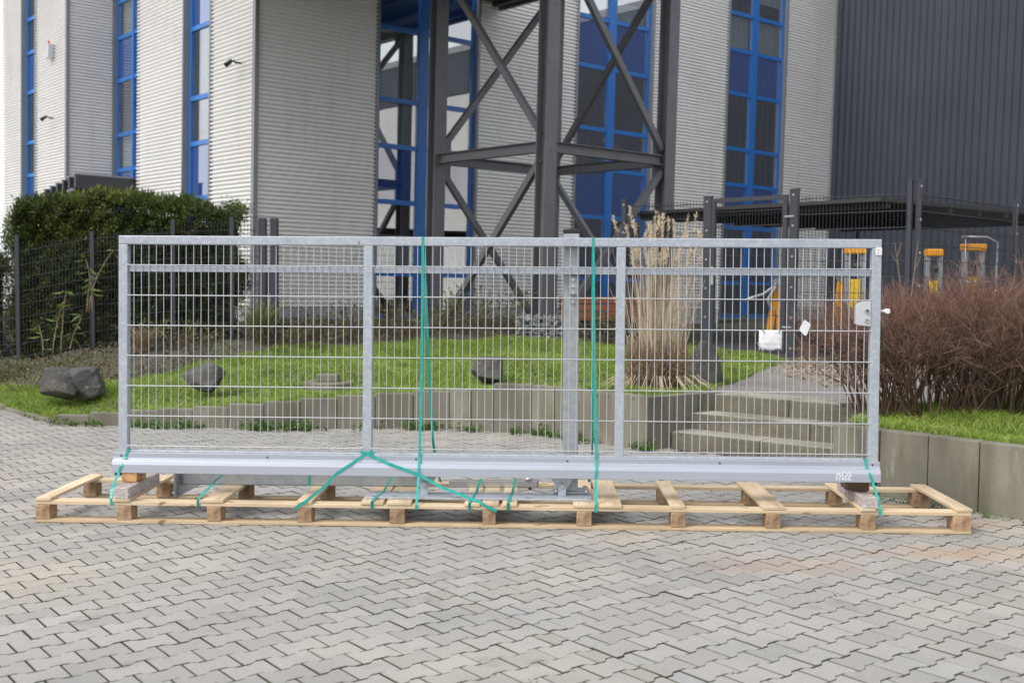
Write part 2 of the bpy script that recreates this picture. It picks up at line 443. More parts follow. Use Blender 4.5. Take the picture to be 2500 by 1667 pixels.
def props(o, label=None, cat=None, group=None, kind=None):
    if label: o['label'] = label
    if cat: o['category'] = cat
    if group: o['group'] = group
    if kind: o['kind'] = kind
    return o


def link(o, parent=None):
    COL.objects.link(o)
    if parent is not None:
        o.parent = parent
    return o


def thing(name, label, cat, base=(0, 0, 0), group=None, far=False):
    o = bpy.data.objects.new(name, None)
    o.empty_display_size = 0.1
    link(o)
    b = Vector(base)
    o.matrix_world = (FAR @ Matrix.Translation(b)) if far else Matrix.Translation(b)
    BASES[o.name] = b
    return props(o, label, cat, group)


def mesh_of(name, mb, mat, smooth=False):
    me = bpy.data.meshes.new(name)
    me.from_pydata(mb.v, [], mb.f)
    if smooth:
        me.polygons.foreach_set('use_smooth', [True] * len(me.polygons))
    me.update()
    me.materials.append(MATS[mat])
    return me


def part(name, mb, mat, parent=None, smooth=False, bevel=0, kind=None, label=None, recalc=True):
    """one mesh object; vertices of mb are in the thing's outer frame"""
    b = BASES.get(parent.name, Vector()) if parent is not None else Vector()
    if parent is not None and b.length:
        mb.v = [(x - b.x, y - b.y, z - b.z) for x, y, z in mb.v]
    me = mesh_of(name, mb, mat, smooth)
    o = link(bpy.data.objects.new(name, me), parent)
    BASES[o.name] = b
    if bevel:
        md = o.modifiers.new('bevel', 'BEVEL'); md.width = bevel; md.segments = 2; md.limit_method = 'ANGLE'
    return props(o, label, None, None, kind)


def raw_part(name, V, Fc, mat, parent=None, smooth=False, kind=None):
    b = BASES.get(parent.name, Vector()) if parent is not None else Vector()
    me = raw_mesh(name, np.asarray(V) - np.array(b), Fc, mat, smooth)
    o = link(bpy.data.objects.new(name, me), parent)
    BASES[o.name] = b
    return props(o, None, None, None, kind)


def solo(name, mb, mat, label, cat, group=None, smooth=False, bevel=0, base=None):
    """a thing that is one mesh"""
    if base is not None:
        mb.v = [(x - base[0], y - base[1], z - base[2]) for x, y, z in mb.v]
    o = part(name, mb, mat, None, smooth, bevel)
    if base is not None:
        o.location = base
        BASES[o.name] = Vector(base)
    return props(o, label, cat, group)


def structure(name, mb, mat, smooth=False):
    return props(part(name, mb, mat, None, smooth), kind='structure')


def in_poly(x, y, poly):
    r = False; n = len(poly)
    for i in range(n):
        x1, y1 = poly[i]; x2, y2 = poly[(i + 1) % n]
        if (y1 > y) != (y2 > y) and x < (x2 - x1) * (y - y1) / (y2 - y1) + x1:
            r = not r
    return r


def in_poly_np(X, Y, poly):
    r = np.zeros(X.shape, bool); n = len(poly)
    for i in range(n):
        x1, y1 = poly[i]; x2, y2 = poly[(i + 1) % n]
        if y1 == y2:
            continue
        c = ((y1 > Y) != (y2 > Y)) & (X < (x2 - x1) * (Y - y1) / (y2 - y1) + x1)
        r ^= c
    return r

# ================================================================== THE SETTING
structure('ground', MB().add([(-400, -400, -0.06), (400, -400, -0.06), (400, 400, -0.06), (-400, 400, -0.06)], [(0, 1, 2, 3)]), 'asphalt')

# ------------------------------------------------------------------ outlines
WALL = [(-4.92, 11.94, .068), (-4.53, 11.90, .102), (-4.16, 11.86, .135), (-3.78, 11.82, .168), (-3.39, 11.80, .192), (-3.00, 11.73, .222), (-2.61, 11.70, .258),
        (-2.23, 11.72, .29), (-1.85, 11.77, .322), (-1.45, 11.83, .35), (-1.05, 11.87, .374), (-0.66, 11.82, .40), (-0.42, 11.72, .424), (-0.19, 11.64, .44),
        (0.21, 11.55, .495), (0.44, 11.36, .512), (0.72, 11.05, .512), (1.00, 10.74, .508), (1.28, 10.46, .503)]
SIDE = [(1.28, 10.46), (1.57, 10.68), (1.83, 10.88), (2.10, 11.09)]
RWALL = [(2.50, 8.62), (2.765, 8.31), (3.02, 8.02), (3.27, 7.73), (3.52, 7.43), (3.78, 7.13), (4.03, 6.84), (4.29, 6.53), (4.54, 6.23), (4.8, 5.93), (5.05, 5.63)]
TERRAIN = [(-30, 30), (-8.5, 16.2), (-6.0, 13.15), (-5.25, 12.32), (-4.92, 12.0)] + [(x, y + .07) for x, y, _ in WALL[1:-1]] + [(1.28, 10.54), (2.06, 11.13), (3.05, 10.33), (2.57, 8.66)] \
    + [(x + .06, y + .05) for x, y in RWALL[1:]] + [(6.5, 4.2), (30, 4.2), (30, 60), (-30, 60)]
LAWN = [(-6.9, 14.6), (-6.0, 13.15), (-5.25, 12.32), (-4.92, 12.05)] + [(x, y + .13) for x, y, _ in WALL[1:-1]] + [(1.26, 10.62), (1.95, 11.14), (2.15, 11.7), (2.8, 13.0), (3.45, 13.9), (3.3, 14.7), (2.5, 15.7), (1.5, 16.4), (0.2, 16.8), (-1.4, 17.5), (-3.0, 17.0), (-4.0, 15.6), (-5.0, 14.6), (-5.9, 14.5)]
RLAWN = [(2.66, 8.70)] + [(x + .13, y + .1) for x, y in RWALL[1:]] + [(6.5, 4.4), (10, 4.4), (10, 10), (6.0, 10.6), (4.3, 10.4), (3.1, 9.7)]
PATH = [(2.0, 11.0), (3.1, 10.2), (3.2, 9.8), (4.3, 10.5), (5.2, 11.6), (4.9, 12.9), (3.7, 13.9), (3.4, 13.9), (2.8, 13.0), (2.15, 11.7)]
TZ = [(x, y, z - .035) for x, y, z in WALL] + [(2.06, 11.13, .475), (2.6, 11, .478), (3.0, 10.4, .478), (2.7, 8.7, .47), (3.6, 7.6, .47), (4.6, 6.4, .47), (6, 6, .5), (4, 9.5, .5), (6, 10, .52),
      (-7.5, 17, .30), (-6.4, 17, .50), (-5.2, 17, .60), (-4.3, 17, .65), (-4, 20, .84), (0, 22.5, .80), (-1.2, 19.2, .76), (.5, 17, .68), (2, 15.5, .62), (3.67, 14.6, .62), (4.8, 13.5, .60),
      (7, 15.8, .60), (5, 12, .54), (9, 20, .60), (9, 28, .60), (-9, 22, .75), (-10, 15, .12), (-7.5, 15.3, .10), (-6, 13.2, .045), (-5.25, 12.4, .03), (0, 14, .56), (-2.5, 14, .46), (-4.4, 13.6, .26), (-6.4, 14.8, .14)]
_tz = np.array(TZ)


def ground_z(X, Y):
    X = np.asarray(X, float); Y = np.asarray(Y, float)
    d2 = (X[..., None] - _tz[:, 0]) ** 2 + (Y[..., None] - _tz[:, 1]) ** 2 + .02
    w = d2 ** -1.6
    return (w * _tz[:, 2]).sum(-1) / w.sum(-1)


def gz(x, y):
    return float(ground_z(np.array([x]), np.array([y]))[0])


xs = np.concatenate([np.arange(-13, -6, .4), np.arange(-6, 6.5, .11), np.arange(6.5, 16, .5)])
ys = np.concatenate([np.arange(4.3, 17, .11), np.arange(17, 36, .45)])
GX, GY = np.meshgrid(xs, ys, indexing='ij')
GZ = ground_z(GX, GY) + .012 * np.sin(GX * 3.1 + 1) * np.sin(GY * 2.3)
idx = np.arange(GX.size).reshape(GX.shape)
CXm = (GX[:-1, :-1] + GX[1:, 1:]) / 2; CYm = (GY[:-1, :-1] + GY[1:, 1:]) / 2
inside = in_poly_np(CXm, CYm, TERRAIN)
is_path = in_poly_np(CXm, CYm, PATH)
is_lawn = (in_poly_np(CXm, CYm, LAWN) | in_poly_np(CXm, CYm, RLAWN)) & ~is_path
quads = np.stack([idx[:-1, :-1], idx[1:, :-1], idx[1:, 1:], idx[:-1, 1:]], -1)
TV = np.stack([GX, GY, GZ], -1).reshape(-1, 3)
for nm, mask, mt in (('lawn', inside & is_lawn, 'lawn_soil'), ('path', inside & is_path, 'path_asphalt'), ('planting_bed', inside & ~is_lawn & ~is_path, 'soil')):
    q = quads[mask]
    used, inv = np.unique(q, return_inverse=True)
    o = raw_part(nm, TV[used], inv.reshape(-1, 4), mt, smooth=True)
    props(o, kind='structure')

# ------------------------------------------------------------------ paving of double-T stones
PY = 0.6662
PA = np.array([math.cos(PY), math.sin(PY)]); PB = np.array([math.sin(PY), -math.cos(PY)])
SEAM = 16.16
paving = structure('paving', MB().add([(-16, 1.5, -.0075), (14, 1.5, -.0075), (14, 20, -.0075), (-16, 20, -.0075)], [(0, 1, 2, 3)]), 'joint_sand')
g_ = 0.0036
FULL = [(-.1, -.0825), (-.064, -.0825), (-.036, -.0604), (.036, -.0604), (.064, -.0825), (.1, -.0825), (.1, .0825), (.064, .0825), (.036, .0604), (-.036, .0604), (-.064, .0825), (-.1, .0825)]
HALFL = [(-.05, -.0825), (-.014, -.0825), (.014, -.0604), (.05, -.0604), (.05, .0604), (.014, .0604), (-.014, .0825), (-.05, .0825)]
HALFR = [(-x, y) for x, y in HALFL][::-1]


def stone(outline):
    """top face, rounded arris and skirt of one stone; local x along the row"""
    c = np.array(outline)
    inn = np.sign(c) * np.maximum(np.abs(c) - g_, 0)
    top = np.sign(c) * np.maximum(np.abs(c) - g_ - .0022, 0)
    n = len(c)
    v = [(x, y, 0) for x, y in top] + [(x, y, -.0022) for x, y in inn] + [(x, y, -.030) for x, y in inn]
    f = [tuple(range(n))]
    for k in (0, n):
        f += [(k + i, k + n + i, k + n + (i + 1) % n, k + (i + 1) % n) for i in range(n)]
    return v, f


def paver_mesh(name, outline, mat):
    v, f = stone(outline)
    me = bpy.data.meshes.new(name); me.from_pydata(v, [], f); me.update()
    me.materials.append(MATS[mat]); me.materials.append(MATS['paver_edge']); me.materials.append(MATS['joint_sand'])
    for q in me.polygons[1:]:
        q.material_index = 1 if q.index <= len(outline) else 2
    a = me.attributes.new('single', 'FLOAT', 'POINT'); a.data.foreach_set('value', [1.0] * len(v))
    return me


pm_full = paver_mesh('paver', FULL, 'paver'); pm_hl = paver_mesh('paver', HALFL, 'paver_brown'); pm_hr = paver_mesh('paver', HALFR, 'paver_blue')
STAIR_POLY = [(1.28, 10.5), (2.1, 11.1), (3.4, 10.3), (2.62, 9.2), (2.5, 8.66), (2.3, 9.5)]
stones = []
for k in range(-110, -8):
    wc = k + .817
    for side in (-1, 1):
        half = (k % 2 == 1) if side < 0 else (k % 2 == 0)
        for i in range(-1 if half else 0, 60):
            if i < 0:
                u = SEAM + side * .25; kind = 'L' if side < 0 else 'R'
            else:
                u = SEAM + side * ((.5 if half else 0) + i + .5); kind = 'F'
            p = u * .2 * PA + wc * .1429 * PB
            x, y = p
            if not (2.6 < y < 15 and abs(x) < .60 * y + 1.2):
                continue
            if in_poly(x, y - .02, TERRAIN) or in_poly(x, y, [(1.45, 10.55), (2.1, 11.1), (3.4, 10.3), (2.9, 9.4)]):
                continue
            stones.append((x, y, kind))
stones.sort(key=lambda s: (0 if abs(s[0]) < .46 * s[1] + .05 and s[1] > 4.28 else 1, s[1]))
bulk = []
for n, (x, y, kind) in enumerate(stones):
    dz = random.gauss(0, .0011); rz = PY + random.gauss(0, .005)
    tx, ty = random.gauss(0, .004), random.gauss(0, .004)
    M = Matrix.Translation((x, y, dz)) @ Matrix.Rotation(rz, 4, 'Z') @ Matrix.Rotation(tx, 4, 'X') @ Matrix.Rotation(ty, 4, 'Y')
    if n < 300:
        o = bpy.data.objects.new('paver', {'F': pm_full, 'L': pm_hl, 'R': pm_hr}[kind])
        o.matrix_local = M
        link(o, paving)
    else:
        bulk.append((kind, M))
bv, bf, bt, bmi = [], [], [], []
templ = {'F': stone(FULL), 'L': stone(HALFL), 'R': stone(HALFR)}
for kind, M in bulk:
    v, f = templ[kind]
    off = len(bv); tone = random.random()
    bv += [tuple(M @ Vector(p)) for p in v]
    bf += [tuple(i + off for i in q) for q in f]
    bt += [tone] * len(v)
    nn = (len(f) - 1) // 2
    bmi += [0] + [1] * nn + [2] * nn
me = bpy.data.meshes.new('paver_field'); me.from_pydata(bv, [], bf); me.materials.append(MATS['paver']); me.materials.append(MATS['paver_edge']); me.materials.append(MATS['joint_sand']); me.polygons.foreach_set('material_index', bmi); me.update()
at = me.attributes.new('tone', 'FLOAT', 'POINT'); at.data.foreach_set('value', bt)
props(link(bpy.data.objects.new('paver_field', me), paving), kind='stuff')


# ------------------------------------------------------------------ foliage helpers
def blades(P, h, w, lean, rgen, nseg=1):
    """grass blades at points P: bent thin triangles (nseg=1) or two-step ribbons"""
    n = len(P)
    a = rgen.uniform(0, 2 * np.pi, n)
    h = h * rgen.uniform(.55, 1.25, n); w = w * rgen.uniform(.7, 1.2, n)
    ln = lean * rgen.uniform(.1, 1.3, n) * h
    la = rgen.uniform(0, 2 * np.pi, n)
    side = np.stack([np.cos(a), np.sin(a), 0 * a], -1) * w[:, None]
    ld = np.stack([np.cos(la), np.sin(la), 0 * la], -1)
    up = np.array([0, 0, 1.0])
    m1 = P + up * (h * .6)[:, None] + ld * (ln * .3)[:, None]
    tp = P + up * h[:, None] + ld * ln[:, None]
    V = np.stack([P - side, P + side, m1 + side * .8, m1 - side * .8, tp], 1).reshape(-1, 3)
    b = np.arange(n) * 5
    F1 = np.stack([b, b + 1, b + 2], -1); F2 = np.stack([b, b + 2, b + 3], -1); F3 = np.stack([b + 3, b + 2, b + 4], -1)
    return V, np.concatenate([F1, F2, F3])


def leaves(P, D, size, rgen, aspect=.45, curl=.15):
    """leaf diamonds at P growing along D"""
    n = len(P)
    D = D / np.linalg.norm(D, axis=1, keepdims=True)
    R = rgen.normal(size=(n, 3)); S = np.cross(D, R); S /= np.linalg.norm(S, axis=1, keepdims=True) + 1e-9
    Nn = np.cross(S, D)
    L = (size * rgen.uniform(.6, 1.35, n))[:, None]
    V = np.stack([P, P + D * L * .5 + S * L * aspect * .5, P + D * L + Nn * L * curl, P + D * L * .5 - S * L * aspect * .5], 1).reshape(-1, 3)
    b = np.arange(n) * 4
    return V, np.stack([b, b + 1, b + 2, b + 3], -1)


def join_arrays(parts):
    V, Fc, o = [], [], 0
    for v, f in parts:
        V.append(v); Fc.append(f + o); o += len(v)
    return np.concatenate(V), np.concatenate(Fc)


def sticks(A, B, ra, rb):
    """three-sided tapering twigs from A to B (arrays)"""
    n = len(A)
    D = B - A; D = D / (np.linalg.norm(D, axis=1, keepdims=True) + 1e-9)
    R = np.where(np.abs(D[:, 2:3]) < .9, np.array([[0, 0, 1.0]]), np.array([[1.0, 0, 0]]))
    S = np.cross(D, R); S /= np.linalg.norm(S, axis=1, keepdims=True); T = np.cross(D, S)
    vs = []
    for P, r in ((A, ra), (B, rb)):
        r = np.broadcast_to(r, (n,))[:, None]
        for k in range(3):
            a = 2 * math.pi * k / 3
            vs.append(P + (S * math.cos(a) + T * math.sin(a)) * r)
    V = np.stack(vs, 1).reshape(-1, 3)
    b = np.arange(n) * 6
    Q = [np.stack([b + k, b + (k + 1) % 3, b + 3 + (k + 1) % 3, b + 3 + k], -1) for k in range(3)]
    return V, np.concatenate(Q)


def scatter(poly, n, rgen):
    xs_ = [p[0] for p in poly]; ys_ = [p[1] for p in poly]
    X = rgen.uniform(min(xs_), max(xs_), n); Y = rgen.uniform(min(ys_), max(ys_), n)
    m = in_poly_np(X, Y, poly)
    return X[m], Y[m]


# lawn grass: uncountable, one object each side
r_ = np.random.default_rng(3)
X, Y = scatter(LAWN, 360000, r_)
keep = r_.random(len(X)) < .80
X, Y = X[keep], Y[keep]
hh = .055 + .035 * (np.sin(X * 2.3 + 1) * np.sin(Y * 1.9 + X) + .5 * np.sin(X * 7 + Y * 5)) + .02 * (Y > 13)
V, Fc = blades(np.stack([X, Y, ground_z(X, Y) - .01], -1), np.clip(hh, .03, .13), .0045, 1.3, r_)
props(raw_part('grass', V, Fc, 'grass', kind='stuff'), 'bright green tufted lawn grass rising behind the low concrete wall', 'grass')
X, Y = scatter([(2.66, 8.70)] + [(x + .13, y + .1) for x, y in RWALL[1:8]] + [(6.5, 5.0), (7, 10), (6.0, 10.6), (4.3, 10.4), (3.1, 9.7)], 90000, r_)
V, Fc = blades(np.stack([X, Y, ground_z(X, Y) - .01], -1), .075 + .03 * np.sin(X * 5 + Y * 3), .0038, 1.3, r_)
props(raw_part('grass', V, Fc, 'grass', kind='stuff'), 'green grass below the bare brown shrubs behind the right wall', 'grass')

# ------------------------------------------------------------------ retaining walls and steps
wall = thing('retaining_wall', 'weathered concrete slab wall stepping up from the left to the corner by the steps', 'wall', (-1.8, 11.8, 0))


def wall_block(a, b, z, parent, th=.11, gap=.003, z0=-.05):
    a, b = Vector((a[0], a[1], 0)), Vector((b[0], b[1], 0))
    d = (b - a).normalized(); n = Vector((-d.y, d.x, 0))
    a = a + d * gap; b = b - d * gap
    j = random.uniform(-.006, .006)
    m = MB().hexa([a + n * j + Vector((0, 0, z0)), b + n * j + Vector((0, 0, z0)), b + n * (th + j) + Vector((0, 0, z0)), a + n * (th + j) + Vector((0, 0, z0)),
                   a + n * j + Vector((0, 0, z)), b + n * j + Vector((0, 0, z)), b + n * (th + j) + Vector((0, 0, z)), a + n * (th + j) + Vector((0, 0, z))])
    return part('concrete_slab', m, 'concrete_wall', parent, bevel=.007)


for i in range(len(WALL) - 1):
    wall_block(WALL[i], WALL[i + 1], WALL[i + 1][2] if i < 13 else .506 + .004 * (i % 2), wall)
for i in range(len(SIDE) - 1):
    wall_block(SIDE[i], SIDE[i + 1], .502, wall)
for a, b, z in (((-5.25, 12.27), (-4.93, 11.96), .045), ((-5.62, 12.70), (-5.26, 12.29), .04), ((-6.0, 13.12), (-5.63, 12.71), .045), ((-6.4, 13.6), (-6.01, 13.14), .05), ((-7.2, 14.6), (-6.41, 13.62), .05)):
    wall_block(a, b, z, wall, th=.08)
rw = thing('retaining_wall', 'grey concrete slab wall in front of the bare brown shrubs at right', 'wall', (3.5, 7.5, 0))
for i in range(len(RWALL) - 1):
    wall_block(RWALL[i], RWALL[i + 1], .497 + random.uniform(-.003, .003), rw, th=.12)
for a, b in (((2.60, 8.72), (2.80, 9.12)), ((2.80, 9.13), (3.0, 9.53)), ((3.0, 9.54), (3.2, 9.94)), ((3.2, 9.95), (3.36, 10.3))):
    wall_block(b, a, .494, rw, th=.10)
steps = thing('concrete_steps', 'three weathered concrete steps climbing right of the planter corner', 'steps', (2.2, 10.2, 0))
sd, sn = Vector((.777, -.63, 0)), Vector((.63, .777, 0))
for k, (s0, zt) in enumerate(((9.216, .16), (9.515, .318), (9.815, .485))):
    z0 = (-.05, .10, .25)[k]
    # left end butts against the planter side wall, right end against the right wall
    t0 = -5.50 + .0 * k; cuts = (0, .92, 1.75) if k % 2 == 0 else (0, 1.27, 1.85)
    for a, b in zip(cuts[:-1], cuts[1:]):
        p0 = sn * s0 + sd * (t0 + a + .004); p1 = sn * s0 + sd * (t0 + b - .004)
        q0 = p0 + sn * .40; q1 = p1 + sn * .40
        m = MB().hexa([p0 + Vector((0, 0, z0)), p1 + Vector((0, 0, z0)), q1 + Vector((0, 0, z0)), q0 + Vector((0, 0, z0)), p0 + Vector((0, 0, zt)), p1 + Vector((0, 0, zt)), q1 + Vector((0, 0, zt)), q0 + Vector((0, 0, zt))])
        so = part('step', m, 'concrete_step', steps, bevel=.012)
        so.data.materials.append(MATS['riser_dark']); so.data.polygons[2].material_index = 1  # front face of each step gets a darker concrete than the tread

# ================================================================== BUILDINGS (upright frame)
TH = 0.682
C0 = Vector((-4.588, 19.7, 0))
GD = Vector((math.cos(TH), math.sin(TH), 0)); FD = Vector((-math.sin(TH), math.cos(TH), 0))
NG = -FD; NF = -GD
TOP = 10.6
UP = Vector((0, 0, 1))
office = thing('office_building', 'white corrugated metal office block with tall blue framed window strips', 'building', (-3, 21, 0.5), far=True)


def corrugated(name, P, d, n, l0, l1, z0, z1, mat='cladding', pitch=.076, amp=.017, parent=office):
    k = 11
    rows = int((z1 - z0) / pitch * k)
    z = z0 + np.arange(rows + 1) * pitch / k
    ph = (np.arange(rows + 1) % k) / k
    off = -.030 + .058 * np.where(ph < .64, np.clip(np.sin(np.pi * np.clip(ph / .64, 0, 1)), 0, 1) ** .35, 0)
    P, d, n = (np.array(v) for v in (P, d, n))
    a = P + d * l0; b = P + d * l1
    base = np.zeros((rows + 1, 3)); base[:, 2] = z
    A = base + a + n * off[:, None]; B = base + b + n * off[:, None]
    V = np.empty((2 * (rows + 1), 3)); V[0::2] = A; V[1::2] = B
    i = np.arange(rows) * 2
    return raw_part(name, V, np.stack([i, i + 1, i + 3, i + 2], -1), mat, parent, smooth=False)


def plank(P, d, n, l0, l1, o0, o1, z0, z1, mb=None):
    """box in facade coordinates: along d, out along n, up"""
    mb = mb or MB()
    fn = lambda l, o, z: P + d * l + n * o + UP * z
    return mb.hexa([fn(l0, o1, z0), fn(l1, o1, z0), fn(l1, o0, z0), fn(l0, o0, z0), fn(l0, o1, z1), fn(l1, o1, z1), fn(l1, o0, z1), fn(l0, o0, z1)])


TR = [0.83, 1.65, 3.03, 4.09, 4.97, 6.32, 7.38, 8.27, 9.60]      # transom heights
KIND = ['clear', 'blind_low', 'span', 'clear', 'clear', 'span', 'clear', 'clear']


def window(P, d, n, l0, l1, mull, kinds, zs=TR, rec=.06, fw=.07, mw=.22, tall=.09, parent=office, room=True, light=None):
    """blue window strip: frame with mullion and transoms; every pane its own sub-part"""
    fr = MB()
    o1, o0 = -rec, -rec - .07
    for a, b in ((l0, l0 + fw), (l1 - fw, l1)):
        plank(P, d, n, a, b, o0, o1, zs[0], zs[-1], fr)
    cells = []
    edges = [l0 + fw] + sum([[m - mw / 2, m + mw / 2] for m in mull], []) + [l1 - fw]
    for m in mull:
        plank(P, d, n, m - mw / 2, m + mw / 2, o0, o1 + .012, zs[0], zs[-1], fr)
    for a, b in zip(edges[0::2], edges[1::2]):
        for z in zs:
            plank(P, d, n, a, b, o0 + .004, o1 - .004, z - tall / 2, z + tall / 2, fr)
        cells.append((a, b))
    w = part('window', fr, 'window_blue', parent)
    for ci, (a, b) in enumerate(cells):
        for j in range(len(zs) - 1):
            kd = kinds[j] if isinstance(kinds[j], str) else kinds[j][ci]
            z0, z1 = zs[j] + tall / 2, zs[j + 1] - tall / 2
            part('pane', plank(P, d, n, a, b, o0 + .02, o0 + .035, z0, z1), 'spandrel' if kd == 'span' else 'glass', w)
            if kd in ('blind', 'blind_low', 'blind_top'):
                zb0, zb1 = (z0, z1) if kd == 'blind' else ((z0, z0 + (z1 - z0) * .55) if kd == 'blind_low' else (z0 + (z1 - z0) * .3, z1))
                bl = MB()
                k = max(2, int((zb1 - zb0) / .05))
                for q in range(k):
                    zz = zb0 + (zb1 - zb0) * q / k; h = (zb1 - zb0) / k
                    fn = lambda l, o, z: P + d * l + n * o + UP * z
                    bl.add([fn(a, o0 - .05, zz), fn(b, o0 - .05, zz), fn(b, o0 - .075, zz + h), fn(a, o0 - .075, zz + h)], [(0, 1, 2, 3)])
                part('blind', bl, 'blind', w)
            elif kd == 'curtain':
                cu = MB(); fn = lambda l, o, z: P + d * l + n * o + UP * z
                wv = np.linspace(0, 1, 13)
                for s0, s1 in ((0.0, .22), (.62, .9)):
                    for q in range(12):
                        la, lb = (a + (b - a) * (s0 + (s1 - s0) * t) for t in (wv[q], wv[q + 1]))
                        oa, ob = (o0 - .2 - .03 * math.sin(t * 25) for t in (wv[q], wv[q + 1]))
                        cu.add([fn(la, oa, z0), fn(lb, ob, z0), fn(lb, ob, z1), fn(la, oa, z1)], [(0, 1, 2, 3)])
                part('curtain', cu, 'curtain', w)
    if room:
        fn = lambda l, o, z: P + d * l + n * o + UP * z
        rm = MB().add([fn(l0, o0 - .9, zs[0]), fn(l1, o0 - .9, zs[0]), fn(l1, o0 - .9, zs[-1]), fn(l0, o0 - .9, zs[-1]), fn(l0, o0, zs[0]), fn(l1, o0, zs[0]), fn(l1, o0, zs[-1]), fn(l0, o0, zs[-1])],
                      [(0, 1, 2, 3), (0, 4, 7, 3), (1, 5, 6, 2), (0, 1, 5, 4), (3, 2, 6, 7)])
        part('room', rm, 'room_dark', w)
    # metal reveals either side
    rv = MB()
    plank(P, d, n, l0 - .055, l0 - .002, o0, .035, zs[0] - .1, TOP, rv)
    plank(P, d, n, l1 + .002, l1 + .055, o0, .035, zs[0] - .1, TOP, rv)
    plank(P, d, n, l0, l1, o0, -.01, zs[-1] + .05, TOP, rv)
    part('reveal', rv, 'trim_grey', w)
    return w


# long facade on the right
for nm, l0, l1 in (('a', .03, 2.45), ('b', 4.88, 7.49), ('c', 9.90, 12.44), ('d', 14.75, 16.84)):
    corrugated('wall', C0, GD, NG, l0, l1, 1.0, TOP)
    part('plinth', plank(C0, GD, NG, l0, l1, -.15, .005, .2, 1.0), 'plinth', office)
window(C0, GD, NG, 2.51, 4.82, [3.57], ['curtain', 'blind_low', 'span', 'blind', 'blind', 'span', 'clear', 'clear'])
wi = window(C0, GD, NG, 7.55, 9.83, [8.63], ['clear', 'clear', 'span', 'clear', 'clear', 'span', ['blind_low', 'blind_low'], 'clear'])
window(C0, GD, NG, 12.50, 14.69, [13.55], ['clear', 'clear', 'span', 'clear', 'clear', 'span', 'blind', ['clear', 'blind_top']])
# facade on the left with its niche
for l0, l1 in ((.03, 1.84), (3.17, 5.60)):
    corrugated('wall', C0, FD, NF, l0, l1, 1.0, TOP)
    part('plinth', plank(C0, FD, NF, l0, l1, -.15, .005, .2, 1.0), 'plinth', office)
window(C0, FD, NF, 1.90, 3.11, [], ['clear', 'clear', 'span', 'clear', 'clear', 'span', 'span', 'clear'], rec=.10)
part('corner_trim', plank(C0, GD, NG, -.045, .035, -.06, .045, .95, TOP), 'trim_grey', office)
NI = C0 + GD * 1.142            # plane of the niche wall
AC = C0 + FD * 10.295           # front corner of the left wing
part('return_wall', plank(C0 + FD * 5.60, GD, FD, 0, 1.142, -.05, .02, .2, TOP), 'trim_grey', office)
corrugated('wall', AC, GD, NG, .03, 1.10, .5, TOP)
window(NI, FD, NF, 7.55, 10.27, [9.15], KIND[:2] + ['span', 'blind', 'clear', 'span', 'blind', 'clear'], mw=.09)
part('wall', plank(NI, FD, NF, 5.6, 7.48, -.15, 0, .5, TOP), 'cladding', office)
corrugated('wall', C0, FD, NF, 10.33, 12.83, .5, TOP)
corrugated('wall', C0, FD, NF, 14.17, 16.02, .5, TOP)
window(C0, FD, NF, 12.89, 14.11, [], ['span', 'clear', 'span', 'clear', 'clear', 'span', 'clear', 'clear'], rec=.10)
part('corner_trim', plank(AC, GD, NG, -.045, .035, -.06, .045, .5, TOP), 'trim_grey', office)
# roof and the body behind the facades
rb = MB()
for (P, d, n, l0, l1, dep) in ((C0, GD, NG, 0, 16.86, 9), (C0, FD, NF, 0, 5.6, 9), (NI, FD, NF, 5.6, 10.3, 8), (C0, FD, NF, 10.3, 16.02, 9)):
    plank(P, d, n, l0, l1, -dep, -.14 if d is not None else 0, TOP - .02, TOP + .25, rb)
part('roof', rb, 'trim_grey', office)
part('end_wall', plank(C0 + FD * 16.02, GD, FD, 0, 9, -.2, 0, .3, TOP), 'cladding', office)
# red chairs behind the tower's window
ch = thing('chair', 'red upholstered chair seen through the window behind the steel tower', 'chair', tuple(C0 + GD * 9.2 - NG * .6 + UP * 4.1), far=True)
part('backrest', plank(C0, GD, NG, 9.08, 9.42, -.52, -.46, 4.42, 4.80), 'chair_red', ch, bevel=.02)
part('seat', plank(C0, GD, NG, 9.08, 9.42, -.9, -.46, 4.34, 4.41), 'chair_red', ch, bevel=.02)
ch = thing('chair', 'red chair seen low in the left pane behind the steel tower', 'chair', tuple(C0 + GD * 7.9 - NG * .6 + UP * 4.1), far=True)
part('backrest', plank(C0, GD, NG, 7.75, 8.15, -.52, -.46, 4.14, 4.40), 'chair_red', ch, bevel=.02)

part('corner_trim', plank(C0, GD, NG, 16.79, 16.95, -.12, .04, .5, TOP), 'trim_grey', office)
# dark hall at right
HC = C0 + GD * 16.86
hall = thing('dark_hall', 'tall dark blue grey hall with vertical ribbed metal cladding', 'building', tuple(HC + UP * .5), far=True)


def ribs(P, d, n, l0, l1, z0, z1, pitch, amp, mat, parent):
    k = int((l1 - l0) / pitch)
    V, Fc = [], []
    prof = ((0, 0), (.10, amp), (.42, amp), (.52, 0))
    pts = [(l0 + (i + t) * pitch, o) for i in range(k) for t, o in prof]
    for l, o in pts:
        q = P + d * l + n * (o + .01)
        V += [(q.x, q.y, z0), (q.x, q.y, z1)]
    for i in range(len(pts) - 1):
        Fc.append((2 * i, 2 * i + 2, 2 * i + 3, 2 * i + 1))
    return raw_part('wall', V, Fc, mat, parent)


